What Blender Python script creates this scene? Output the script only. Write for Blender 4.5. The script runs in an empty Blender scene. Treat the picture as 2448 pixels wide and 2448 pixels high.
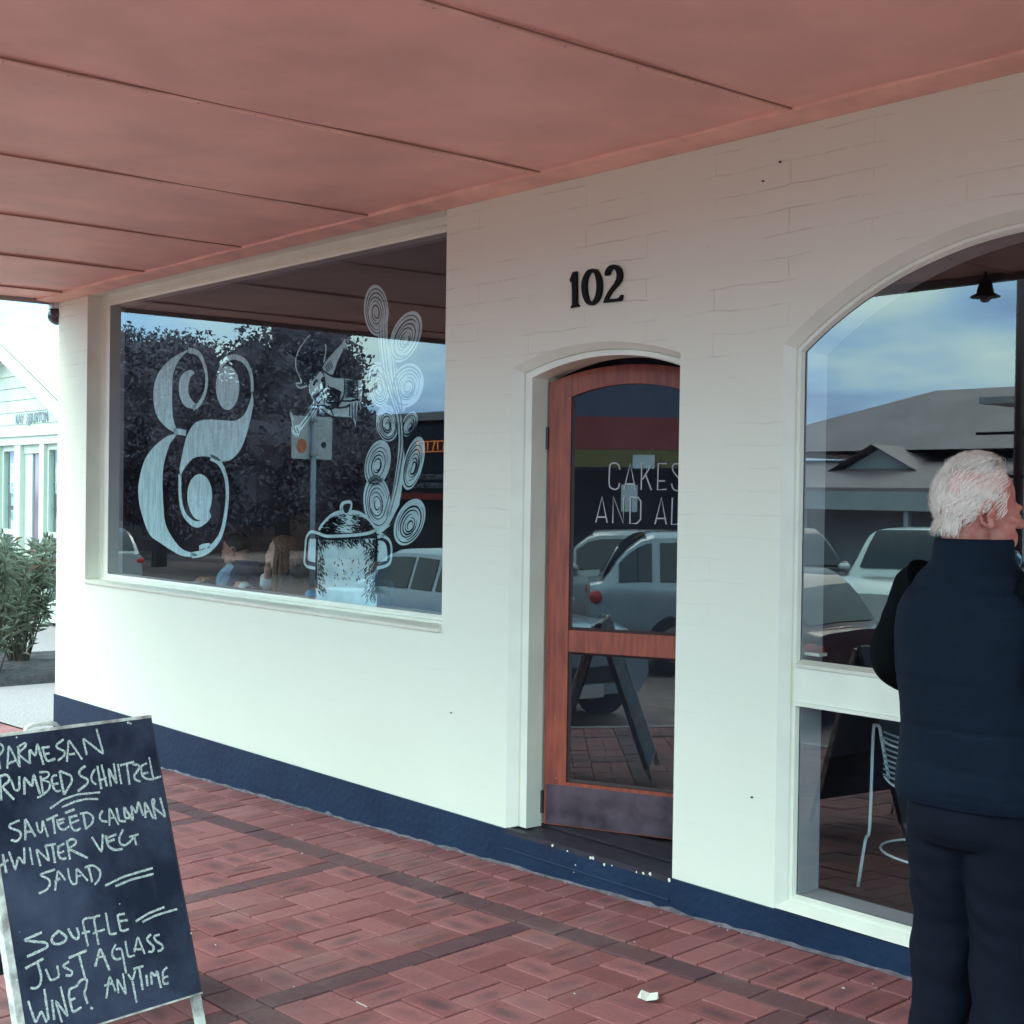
import bpy, bmesh, math, random
from mathutils import Vector, Matrix, noise as mnoise
from mathutils.geometry import tessellate_polygon
R = math.radians
scene = bpy.context.scene
COL = scene.collection
random.seed(7)

# ------------------------------------------------------------------ camera
CAM = Vector((0.0, -4.05, 1.6))
FPX = 3349.15                                   # focal length in pixels of the 2448 px photograph
YAW, PITCH, ROLL = R(40.186), R(0.7438), R(-0.8161)
FWD = Vector((-math.cos(YAW)*math.cos(PITCH), math.sin(YAW)*math.cos(PITCH), -math.sin(PITCH)))
_r = FWD.cross(Vector((0, 0, 1))).normalized(); _u = _r.cross(FWD)
RGT = _r*math.cos(ROLL) - _u*math.sin(ROLL)
UPV = _u*math.cos(ROLL) + _r*math.sin(ROLL)
cd = bpy.data.cameras.new('camera'); cam = bpy.data.objects.new('camera', cd); COL.objects.link(cam)
cd.sensor_width = 36; cd.lens = FPX/2448*36; cd.clip_start = .05; cd.clip_end = 3000
m3 = Matrix((RGT, UPV, -FWD)).transposed()
cam.matrix_world = Matrix.Translation(CAM) @ m3.to_4x4()
scene.camera = cam

# ------------------------------------------------------------------ world, sun, exposure
SUN_EL, SUN_ROT = R(42), R(200)
w = bpy.data.worlds.new('World'); scene.world = w; w.use_nodes = True
nt = w.node_tree; nt.nodes.clear()
def N(t, **k):
    n = nt.nodes.new(t)
    for a, b in k.items(): setattr(n, a, b)
    return n
out = N('ShaderNodeOutputWorld'); bg = N('ShaderNodeBackground'); bg.inputs[1].default_value = .12
sky = N('ShaderNodeTexSky', sky_type='NISHITA', sun_disc=False, sun_elevation=SUN_EL, sun_rotation=SUN_ROT)
tc = N('ShaderNodeTexCoord'); sep = N('ShaderNodeSeparateXYZ'); nt.links.new(tc.outputs['Generated'], sep.inputs[0])
ab = N('ShaderNodeMath', operation='MAXIMUM'); nt.links.new(sep.outputs[2], ab.inputs[0]); ab.inputs[1].default_value = 0
ad = N('ShaderNodeMath', operation='ADD'); nt.links.new(ab.outputs[0], ad.inputs[0]); ad.inputs[1].default_value = .22
dx = N('ShaderNodeMath', operation='DIVIDE'); dy = N('ShaderNodeMath', operation='DIVIDE')
nt.links.new(sep.outputs[0], dx.inputs[0]); nt.links.new(ad.outputs[0], dx.inputs[1])
nt.links.new(sep.outputs[1], dy.inputs[0]); nt.links.new(ad.outputs[0], dy.inputs[1])
cmb = N('ShaderNodeCombineXYZ'); nt.links.new(dx.outputs[0], cmb.inputs[0]); nt.links.new(dy.outputs[0], cmb.inputs[1])
n1 = N('ShaderNodeTexNoise'); n1.inputs['Scale'].default_value = 1.5; n1.inputs['Detail'].default_value = 5; n1.inputs['Roughness'].default_value = .5
nt.links.new(cmb.outputs[0], n1.inputs['Vector'])
# height in the sky lifts cloud brightness: deeper blue-grey near the horizon
hz = N('ShaderNodeMapRange'); hz.inputs[1].default_value = .02; hz.inputs[2].default_value = .38; hz.inputs[3].default_value = -.03; hz.inputs[4].default_value = .12
nt.links.new(sep.outputs[2], hz.inputs[0])
sm = N('ShaderNodeMath', operation='ADD'); nt.links.new(n1.outputs[0], sm.inputs[0]); nt.links.new(hz.outputs[0], sm.inputs[1])
rp = N('ShaderNodeValToRGB'); nt.links.new(sm.outputs[0], rp.inputs[0])
e = rp.color_ramp.elements
e[0].position = .38; e[0].color = (1.5/16, 3.7/16, 7.4/16, 1)
e[1].position = .62; e[1].color = (7.7/16, 11.0/16, 10.3/16, 1)
c_ = e.new(.49); c_.color = (3.5/16, 6.9/16, 9.8/16, 1)
mul = N('ShaderNodeVectorMath', operation='SCALE'); mul.inputs['Scale'].default_value = 16; nt.links.new(rp.outputs[0], mul.inputs[0])
mx = N('ShaderNodeMix', data_type='RGBA'); mx.inputs[0].default_value = .82
nt.links.new(sky.outputs[0], mx.inputs[6]); nt.links.new(mul.outputs[0], mx.inputs[7])
nt.links.new(mx.outputs[2], bg.inputs[0]); nt.links.new(bg.outputs[0], out.inputs[0])
sd = bpy.data.lights.new('sun', 'SUN'); sd.energy = .5; sd.angle = R(30); sd.color = (1, .96, .74)
sun = bpy.data.objects.new('sun', sd); COL.objects.link(sun)
sdir = Vector((math.sin(SUN_ROT)*math.cos(SUN_EL), math.cos(SUN_ROT)*math.cos(SUN_EL), math.sin(SUN_EL)))
sun.rotation_euler = sdir.to_track_quat('Z', 'Y').to_euler(); sun.location = (0, -10, 12)
scene.view_settings.view_transform = 'Standard'; scene.view_settings.look = 'None'
scene.view_settings.gamma = 1; scene.view_settings.use_curve_mapping = False
scene.view_settings.exposure = 1.95
scene.cycles.max_bounces = 10; scene.cycles.transparent_max_bounces = 16; scene.cycles.caustics_reflective = False

# ------------------------------------------------------------------ a point on a real surface, read off the photograph
def ray(x, y): return (FWD*FPX + RGT*(x-1224) - UPV*(y-1224)).normalized()
def at_plane(x, y, P, n):
    v = ray(x, y); return CAM + v*((Vector(P)-CAM).dot(n)/v.dot(n))
def atY(x, y, Y): return at_plane(x, y, (0, Y, 0), Vector((0, 1, 0)))
def proj(P):
    v = Vector(P)-CAM; z = v.dot(FWD); return 1224+FPX*v.dot(RGT)/z, 1224-FPX*v.dot(UPV)/z, z

# ------------------------------------------------------------------ materials
MATS = {}
def mat(name, col, rough=.6, var=0, vscale=6, bump=0, bscale=40, metal=0, spec=.5, stretch=None, col2=None, coat=0, emit=None, extra=None, detail=6):
    if name in MATS: return MATS[name]
    m = bpy.data.materials.new(name); MATS[name] = m; m.use_nodes = True
    t = m.node_tree; b = t.nodes['Principled BSDF']
    b.inputs['Base Color'].default_value = (*col, 1); b.inputs['Roughness'].default_value = rough
    b.inputs['Metallic'].default_value = metal; b.inputs['Specular IOR Level'].default_value = spec
    if coat: b.inputs['Coat Weight'].default_value = coat; b.inputs['Coat Roughness'].default_value = .05
    if emit: b.inputs['Emission Color'].default_value = (*emit[0], 1); b.inputs['Emission Strength'].default_value = emit[1]
    tcn = t.nodes.new('ShaderNodeTexCoord'); mp = t.nodes.new('ShaderNodeMapping')
    t.links.new(tcn.outputs['Object'], mp.inputs[0])
    if stretch: mp.inputs['Scale'].default_value = stretch
    if var or col2:
        nz = t.nodes.new('ShaderNodeTexNoise'); nz.inputs['Scale'].default_value = vscale; nz.inputs['Detail'].default_value = detail
        t.links.new(mp.outputs[0], nz.inputs['Vector'])
        mxn = t.nodes.new('ShaderNodeMix'); mxn.data_type = 'RGBA'
        c2 = col2 or tuple(max(0, c*(1-var)) for c in col); c1 = col if col2 else tuple(min(1, c*(1+var*.5)) for c in col)
        rr = t.nodes.new('ShaderNodeMapRange'); rr.inputs[1].default_value = .35; rr.inputs[2].default_value = .65
        t.links.new(nz.outputs[0], rr.inputs[0]); t.links.new(rr.outputs[0], mxn.inputs[0])
        mxn.inputs[6].default_value = (*c2, 1); mxn.inputs[7].default_value = (*c1, 1)
        t.links.new(mxn.outputs[2], b.inputs['Base Color'])
    if bump:
        nb = t.nodes.new('ShaderNodeTexNoise'); nb.inputs['Scale'].default_value = bscale; nb.inputs['Detail'].default_value = 5
        t.links.new(mp.outputs[0], nb.inputs['Vector']); bp = t.nodes.new('ShaderNodeBump')
        bp.inputs['Strength'].default_value = bump; bp.inputs['Distance'].default_value = .01
        t.links.new(nb.outputs[0], bp.inputs['Height']); t.links.new(bp.outputs[0], b.inputs['Normal'])
    if extra: extra(t, b, mp)
    return m

def wall_extra(t, b, mp):
    """painted-over brickwork: faint course relief, hairline cracks, a few specks"""
    L = t.links
    sp = t.nodes.new('ShaderNodeSeparateXYZ'); L.new(mp.outputs[0], sp.inputs[0])
    cb = t.nodes.new('ShaderNodeCombineXYZ'); L.new(sp.outputs[0], cb.inputs[0]); L.new(sp.outputs[2], cb.inputs[1])
    nw = t.nodes.new('ShaderNodeTexNoise'); nw.inputs['Scale'].default_value = 5; nw.inputs['Detail'].default_value = 4
    L.new(mp.outputs[0], nw.inputs['Vector'])
    sc = t.nodes.new('ShaderNodeVectorMath'); sc.operation = 'SCALE'; sc.inputs['Scale'].default_value = .032; L.new(nw.outputs['Color'], sc.inputs[0])
    av = t.nodes.new('ShaderNodeVectorMath'); av.operation = 'ADD'; L.new(cb.outputs[0], av.inputs[0]); L.new(sc.outputs[0], av.inputs[1])
    br = t.nodes.new('ShaderNodeTexBrick'); L.new(av.outputs[0], br.inputs['Vector'])
    br.inputs['Scale'].default_value = 1; br.inputs['Brick Width'].default_value = .72; br.inputs['Row Height'].default_value = .086
    br.inputs['Mortar Size'].default_value = .0035; br.inputs['Mortar Smooth'].default_value = .6
    br.inputs['Color1'].default_value = br.inputs['Color2'].default_value = (1, 1, 1, 1); br.inputs['Mortar'].default_value = (0, 0, 0, 1)
    n2 = t.nodes.new('ShaderNodeTexNoise'); n2.inputs['Scale'].default_value = 2.3; n2.inputs['Detail'].default_value = 7; n2.inputs['Roughness'].default_value = .7
    L.new(mp.outputs[0], n2.inputs['Vector'])
    mk = t.nodes.new('ShaderNodeMapRange'); mk.inputs[1].default_value = .46; mk.inputs[2].default_value = .62; L.new(n2.outputs[0], mk.inputs[0])
    zz = t.nodes.new('ShaderNodeMapRange'); zz.inputs[1].default_value = 1.0; zz.inputs[2].default_value = 2.5; zz.inputs[3].default_value = .12; zz.inputs[4].default_value = 1; L.new(sp.outputs[2], zz.inputs[0])
    inv = t.nodes.new('ShaderNodeMath'); inv.operation = 'SUBTRACT'; inv.inputs[0].default_value = 1; L.new(br.outputs['Color'], inv.inputs[1])
    k = t.nodes.new('ShaderNodeMath'); k.operation = 'MULTIPLY'; L.new(inv.outputs[0], k.inputs[0]); L.new(mk.outputs[0], k.inputs[1])
    k2 = t.nodes.new('ShaderNodeMath'); k2.operation = 'MULTIPLY'; L.new(k.outputs[0], k2.inputs[0]); L.new(zz.outputs[0], k2.inputs[1])
    # dirt blotches
    n3 = t.nodes.new('ShaderNodeTexNoise'); n3.inputs['Scale'].default_value = 1.4; n3.inputs['Detail'].default_value = 9; n3.inputs['Roughness'].default_value = .65; L.new(mp.outputs[0], n3.inputs['Vector'])
    m1 = t.nodes.new('ShaderNodeMix'); m1.data_type = 'RGBA'; m1.inputs[6].default_value = (.77, .775, .655, 1); m1.inputs[7].default_value = (.83, .835, .715, 1); L.new(n3.outputs[0], m1.inputs[0])
    m2 = t.nodes.new('ShaderNodeMix'); m2.data_type = 'RGBA'; m2.inputs[7].default_value = (.42, .33, .33, 1); L.new(m1.outputs[2], m2.inputs[6])
    kk = t.nodes.new('ShaderNodeMath'); kk.operation = 'MULTIPLY'; kk.inputs[1].default_value = .42; L.new(k2.outputs[0], kk.inputs[0]); L.new(kk.outputs[0], m2.inputs[0])
    vo = t.nodes.new('ShaderNodeTexVoronoi'); vo.inputs['Scale'].default_value = 5.5; L.new(mp.outputs[0], vo.inputs['Vector'])
    sp2 = t.nodes.new('ShaderNodeMapRange'); sp2.inputs[1].default_value = .035; sp2.inputs[2].default_value = .05; sp2.inputs[3].default_value = 0; sp2.inputs[4].default_value = 0; L.new(vo.outputs['Distance'], sp2.inputs[0])
    m3_ = t.nodes.new('ShaderNodeMix'); m3_.data_type = 'RGBA'; m3_.inputs[7].default_value = (.2, .15, .15, 1); L.new(m2.outputs[2], m3_.inputs[6]); L.new(sp2.outputs[0], m3_.inputs[0])
    L.new(m3_.outputs[2], b.inputs['Base Color'])
    nb = t.nodes.new('ShaderNodeTexNoise'); nb.inputs['Scale'].default_value = 34; nb.inputs['Detail'].default_value = 6; L.new(mp.outputs[0], nb.inputs['Vector'])
    hh = t.nodes.new('ShaderNodeMath'); hh.operation = 'MULTIPLY_ADD'; hh.inputs[1].default_value = .5; L.new(nb.outputs[0], hh.inputs[0])
    bneg = t.nodes.new('ShaderNodeMath'); bneg.operation = 'MULTIPLY'; bneg.inputs[1].default_value = -.9; L.new(k2.outputs[0], bneg.inputs[0]); L.new(bneg.outputs[0], hh.inputs[2])
    h2 = t.nodes.new('ShaderNodeMath'); h2.operation = 'MULTIPLY_ADD'; h2.inputs[1].default_value = 3.2; L.new(n3.outputs[0], h2.inputs[0]); L.new(hh.outputs[0], h2.inputs[2])
    bp = t.nodes.new('ShaderNodeBump'); bp.inputs['Strength'].default_value = .35; bp.inputs['Distance'].default_value = .004
    L.new(h2.outputs[0], bp.inputs['Height']); L.new(bp.outputs[0], b.inputs['Normal'])

def paver_extra(dark):
    def f(t, b, mp):
        L = t.links
        oi = t.nodes.new('ShaderNodeObjectInfo')
        g = t.nodes.new('ShaderNodeNewGeometry')
        # one random number per brick: object for loose pavers, island for joined ones
        ad_ = t.nodes.new('ShaderNodeMath'); ad_.operation = 'ADD'; L.new(oi.outputs['Random'], ad_.inputs[0]); L.new(g.outputs['Random Per Island'], ad_.inputs[1])
        fr = t.nodes.new('ShaderNodeMath'); fr.operation = 'FRACT'; L.new(ad_.outputs[0], fr.inputs[0])
        uv = t.nodes.new('ShaderNodeUVMap'); uv.uv_map = 'UVMap'
        wn = t.nodes.new('ShaderNodeTexNoise'); wn.inputs['Scale'].default_value = 9; wn.inputs['Detail'].default_value = 3
        tcw = t.nodes.new('ShaderNodeNewGeometry'); L.new(tcw.outputs['Position'], wn.inputs['Vector'])
        s1 = t.nodes.new('ShaderNodeVectorMath'); s1.operation = 'SCALE'; s1.inputs['Scale'].default_value = .55; L.new(wn.outputs['Color'], s1.inputs[0])
        a1 = t.nodes.new('ShaderNodeVectorMath'); a1.operation = 'ADD'; L.new(uv.outputs[0], a1.inputs[0]); L.new(s1.outputs[0], a1.inputs[1])
        a2 = t.nodes.new('ShaderNodeVectorMath'); a2.operation = 'SUBTRACT'; L.new(a1.outputs[0], a2.inputs[0]); a2.inputs[1].default_value = (.77, .77, .27)
        a3 = t.nodes.new('ShaderNodeVectorMath'); a3.operation = 'MULTIPLY'; L.new(a2.outputs[0], a3.inputs[0]); a3.inputs[1].default_value = (2.0, 2.3, 0)
        ln = t.nodes.new('ShaderNodeVectorMath'); ln.operation = 'LENGTH'; L.new(a3.outputs[0], ln.inputs[0])
        bl = t.nodes.new('ShaderNodeMapRange'); bl.inputs[1].default_value = .10; bl.inputs[2].default_value = .95; bl.inputs[3].default_value = 1; bl.inputs[4].default_value = 0; bl.interpolation_type = 'SMOOTHSTEP'
        L.new(ln.outputs['Value'], bl.inputs[0])
        rs = t.nodes.new('ShaderNodeMapRange'); rs.inputs[1].default_value = .12; rs.inputs[2].default_value = 1; rs.inputs[4].default_value = .68 if not dark else .3; L.new(fr.outputs[0], rs.inputs[0])
        bm = t.nodes.new('ShaderNodeMath'); bm.operation = 'MULTIPLY'; L.new(bl.outputs[0], bm.inputs[0]); L.new(rs.outputs[0], bm.inputs[1])
        cr = t.nodes.new('ShaderNodeValToRGB'); f2 = t.nodes.new('ShaderNodeMath'); f2.operation = 'MULTIPLY'; f2.inputs[1].default_value = 7.3; L.new(fr.outputs[0], f2.inputs[0])
        f3 = t.nodes.new('ShaderNodeMath'); f3.operation = 'FRACT'; L.new(f2.outputs[0], f3.inputs[0]); L.new(f3.outputs[0], cr.inputs[0])
        ee = cr.color_ramp.elements
        if dark:
            ee[0].color = (.10, .044, .055, 1); ee[1].color = (.14, .062, .068, 1)
        else:
            ee[0].color = (.225, .074, .076, 1); ee[1].color = (.315, .118, .118, 1); q = ee.new(.5); q.color = (.27, .095, .100, 1)
        fn = t.nodes.new('ShaderNodeTexNoise'); fn.inputs['Scale'].default_value = 60; fn.inputs['Detail'].default_value = 6; L.new(tcw.outputs['Position'], fn.inputs['Vector'])
        fm = t.nodes.new('ShaderNodeMapRange'); fm.inputs[3].default_value = .72; fm.inputs[4].default_value = 1.25; L.new(fn.outputs[0], fm.inputs[0])
        sc_ = t.nodes.new('ShaderNodeVectorMath'); sc_.operation = 'SCALE'; L.new(cr.outputs[0], sc_.inputs[0]); L.new(fm.outputs[0], sc_.inputs['Scale'])
        mx_ = t.nodes.new('ShaderNodeMix'); mx_.data_type = 'RGBA'; L.new(bm.outputs[0], mx_.inputs[0]); L.new(sc_.outputs[0], mx_.inputs[6]); mx_.inputs[7].default_value = (.060, .036, .050, 1)
        # pale scuffing and dust
        dn = t.nodes.new('ShaderNodeTexNoise'); dn.inputs['Scale'].default_value = 2.2; dn.inputs['Detail'].default_value = 8; dn.inputs['Roughness'].default_value = .7; L.new(tcw.outputs['Position'], dn.inputs['Vector'])
        dm_ = t.nodes.new('ShaderNodeMapRange'); dm_.inputs[1].default_value = .5; dm_.inputs[2].default_value = .75; dm_.inputs[4].default_value = .3; L.new(dn.outputs[0], dm_.inputs[0])
        m2_ = t.nodes.new('ShaderNodeMix'); m2_.data_type = 'RGBA'; L.new(dm_.outputs[0], m2_.inputs[0]); L.new(mx_.outputs[2], m2_.inputs[6]); m2_.inputs[7].default_value = (.36, .27, .25, 1)
        L.new(m2_.outputs[2], b.inputs['Base Color'])
        bp = t.nodes.new('ShaderNodeBump'); bp.inputs['Strength'].default_value = .4; bp.inputs['Distance'].default_value = .003
        L.new(fn.outputs[0], bp.inputs['Height']); L.new(bp.outputs[0], b.inputs['Normal'])
    return f

def board_extra(t, b, mp):
    """blackboard paint with smeared chalk clouds"""
    L = t.links
    n = t.nodes.new('ShaderNodeTexNoise'); n.inputs['Scale'].default_value = 3.2; n.inputs['Detail'].default_value = 8; n.inputs['Roughness'].default_value = .62; L.new(mp.outputs[0], n.inputs['Vector'])
    mr = t.nodes.new('ShaderNodeMapRange'); mr.inputs[1].default_value = .40; mr.inputs[2].default_value = .68; mr.inputs[4].default_value = 1.0; L.new(n.outputs[0], mr.inputs[0])
    n2 = t.nodes.new('ShaderNodeTexNoise'); n2.inputs['Scale'].default_value = 26; n2.inputs['Detail'].default_value = 6
    m2 = t.nodes.new('ShaderNodeMapping'); m2.inputs['Scale'].default_value = (1, 1, .22); L.new(mp.outputs[0], m2.inputs[0]); L.new(m2.outputs[0], n2.inputs['Vector'])
    mr2 = t.nodes.new('ShaderNodeMapRange'); mr2.inputs[1].default_value = .5; mr2.inputs[2].default_value = .78; mr2.inputs[4].default_value = .45; L.new(n2.outputs[0], mr2.inputs[0])
    a = t.nodes.new('ShaderNodeMath'); a.operation = 'MAXIMUM'; L.new(mr.outputs[0], a.inputs[0]); L.new(mr2.outputs[0], a.inputs[1])
    mx_ = t.nodes.new('ShaderNodeMix'); mx_.data_type = 'RGBA'; L.new(a.outputs[0], mx_.inputs[0]); mx_.inputs[6].default_value = (.005, .012, .032, 1); mx_.inputs[7].default_value = (.055, .070, .12, 1)
    L.new(mx_.outputs[2], b.inputs['Base Color'])

M_wall = mat('painted_brick', (.82, .82, .73), .72, extra=wall_extra, spec=.3)
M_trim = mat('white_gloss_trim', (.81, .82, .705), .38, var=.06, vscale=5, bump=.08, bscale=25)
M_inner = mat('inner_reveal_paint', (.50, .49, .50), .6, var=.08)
M_plinth = mat('navy_plinth_paint', (.0035, .017, .050), .5, bump=.35, bscale=30, col2=(.007, .026, .066), vscale=3, spec=.3)
M_ceil = mat('ceiling_paint', (.95, .545, .465), .5, var=.13, vscale=2.2, bump=.25, bscale=7, detail=9, spec=.3)
M_batten = mat('ceiling_batten_paint', (.95, .55, .45), .5, var=.16, vscale=5)
M_brown = mat('dark_joint', (.30, .17, .15), .8)
M_fascia = mat('fascia_paint', (.32, .29, .30), .5, var=.1)
M_wood = mat('door_timber', (.40, .085, .045), .42, bump=.12, bscale=50, col2=(.22, .045, .030), vscale=7, stretch=(6, 6, .7))
M_kick = mat('kick_plate', (.105, .070, .092), .42, var=.5, vscale=9, metal=.3, bump=.1)
M_black = mat('black_metal', (.02, .022, .027), .4)
M_ink = mat('number_black', (.006, .006, .007), .6, spec=.15)
M_step = mat('dark_step_timber', (.025, .022, .035), .5, var=.5, vscale=12, stretch=(1, 6, 6))
M_paver = mat('clay_paver', (.3, .12, .1), .78, extra=paver_extra(False), spec=.35)
M_paverd = mat('dark_clay_paver', (.1, .05, .05), .78, extra=paver_extra(True), spec=.35)
M_mortar = mat('sandy_joint', (.045, .024, .024), .95, var=.3, vscale=30)
M_grout = mat('cement_smear', (.16, .14, .16), .9, var=.4, vscale=20, bump=.5)
M_board = mat('blackboard', (.02, .03, .06), .55, extra=board_extra, spec=.35)
M_chalk = mat('chalk_marks', (.72, .80, .74), .9, col2=(.22, .27, .30), vscale=210, spec=.1)
M_frame = mat('chipped_white_frame', (.74, .76, .70), .5, col2=(.30, .28, .27), vscale=22, detail=3)
M_steel = mat('worn_steel', (.45, .42, .45), .42, metal=.7, var=.4, vscale=30)

def glass_mat(name, tint=(.86, .93, .95), f0=.115, rough=0.0):
    """thin pane: clear, with a Schlick mirror that is the same from both sides"""
    m = bpy.data.materials.new(name); m.use_nodes = True; t = m.node_tree; t.nodes.clear(); L = t.links
    o = t.nodes.new('ShaderNodeOutputMaterial'); tr = t.nodes.new('ShaderNodeBsdfTransparent'); gl = t.nodes.new('ShaderNodeBsdfGlossy'); mxs = t.nodes.new('ShaderNodeMixShader')
    g = t.nodes.new('ShaderNodeNewGeometry'); dt = t.nodes.new('ShaderNodeVectorMath'); dt.operation = 'DOT_PRODUCT'; L.new(g.outputs['Normal'], dt.inputs[0]); L.new(g.outputs['Incoming'], dt.inputs[1])
    def mth(op, a, b=None):
        n = t.nodes.new('ShaderNodeMath'); n.operation = op
        for i, v in enumerate((a, b)):
            if v is None: continue
            if isinstance(v, (int, float)): n.inputs[i].default_value = v
            else: L.new(v, n.inputs[i])
        return n.outputs[0]
    a = mth('ABSOLUTE', dt.outputs['Value']); q = mth('POWER', mth('SUBTRACT', 1.0, a), 5.0); f = mth('ADD', mth('MULTIPLY', q, 1-f0), f0)
    tr.inputs[0].default_value = (*tint, 1); gl.inputs[0].default_value = (.92, .97, 1, 1); gl.inputs['Roughness'].default_value = rough
    L.new(f, mxs.inputs[0]); L.new(tr.outputs[0], mxs.inputs[1]); L.new(gl.outputs[0], mxs.inputs[2]); L.new(mxs.outputs[0], o.inputs[0])
    return m
M_glass = glass_mat('plate_glass')
M_carglass = mat('car_glass', (.012, .018, .028), .04, spec=.8)

def paint_mat(name, col, cover, scale=40, stretch=(1, 1, .12)):
    """thin brushed window paint: streaks let the dark room through"""
    m = bpy.data.materials.new(name); m.use_nodes = True; t = m.node_tree; b = t.nodes['Principled BSDF']; L = t.links
    b.inputs['Base Color'].default_value = (*col, 1); b.inputs['Roughness'].default_value = .9; b.inputs['Specular IOR Level'].default_value = .1
    tcn = t.nodes.new('ShaderNodeTexCoord'); mp = t.nodes.new('ShaderNodeMapping'); mp.inputs['Scale'].default_value = stretch; L.new(tcn.outputs['Object'], mp.inputs[0])
    n = t.nodes.new('ShaderNodeTexNoise'); n.inputs['Scale'].default_value = scale; n.inputs['Detail'].default_value = 3; L.new(mp.outputs[0], n.inputs['Vector'])
    r = t.nodes.new('ShaderNodeMapRange'); r.inputs[1].default_value = .35; r.inputs[2].default_value = .62; r.inputs[3].default_value = cover[0]; r.inputs[4].default_value = cover[1]
    L.new(n.outputs[0], r.inputs[0]); L.new(r.outputs[0], b.inputs['Alpha'])
    return m
M_wp = paint_mat('white_window_paint', (.66, .84, .84), (.72, 1.0), 60)
M_wp2 = paint_mat('white_steam_paint', (.66, .84, .84), (.72, .92), 8, (1, 1, 1))
M_bp = paint_mat('black_window_paint', (.008, .014, .024), (.97, 1), 60)
M_letter = mat('door_lettering', (.46, .46, .50), .8)

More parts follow.
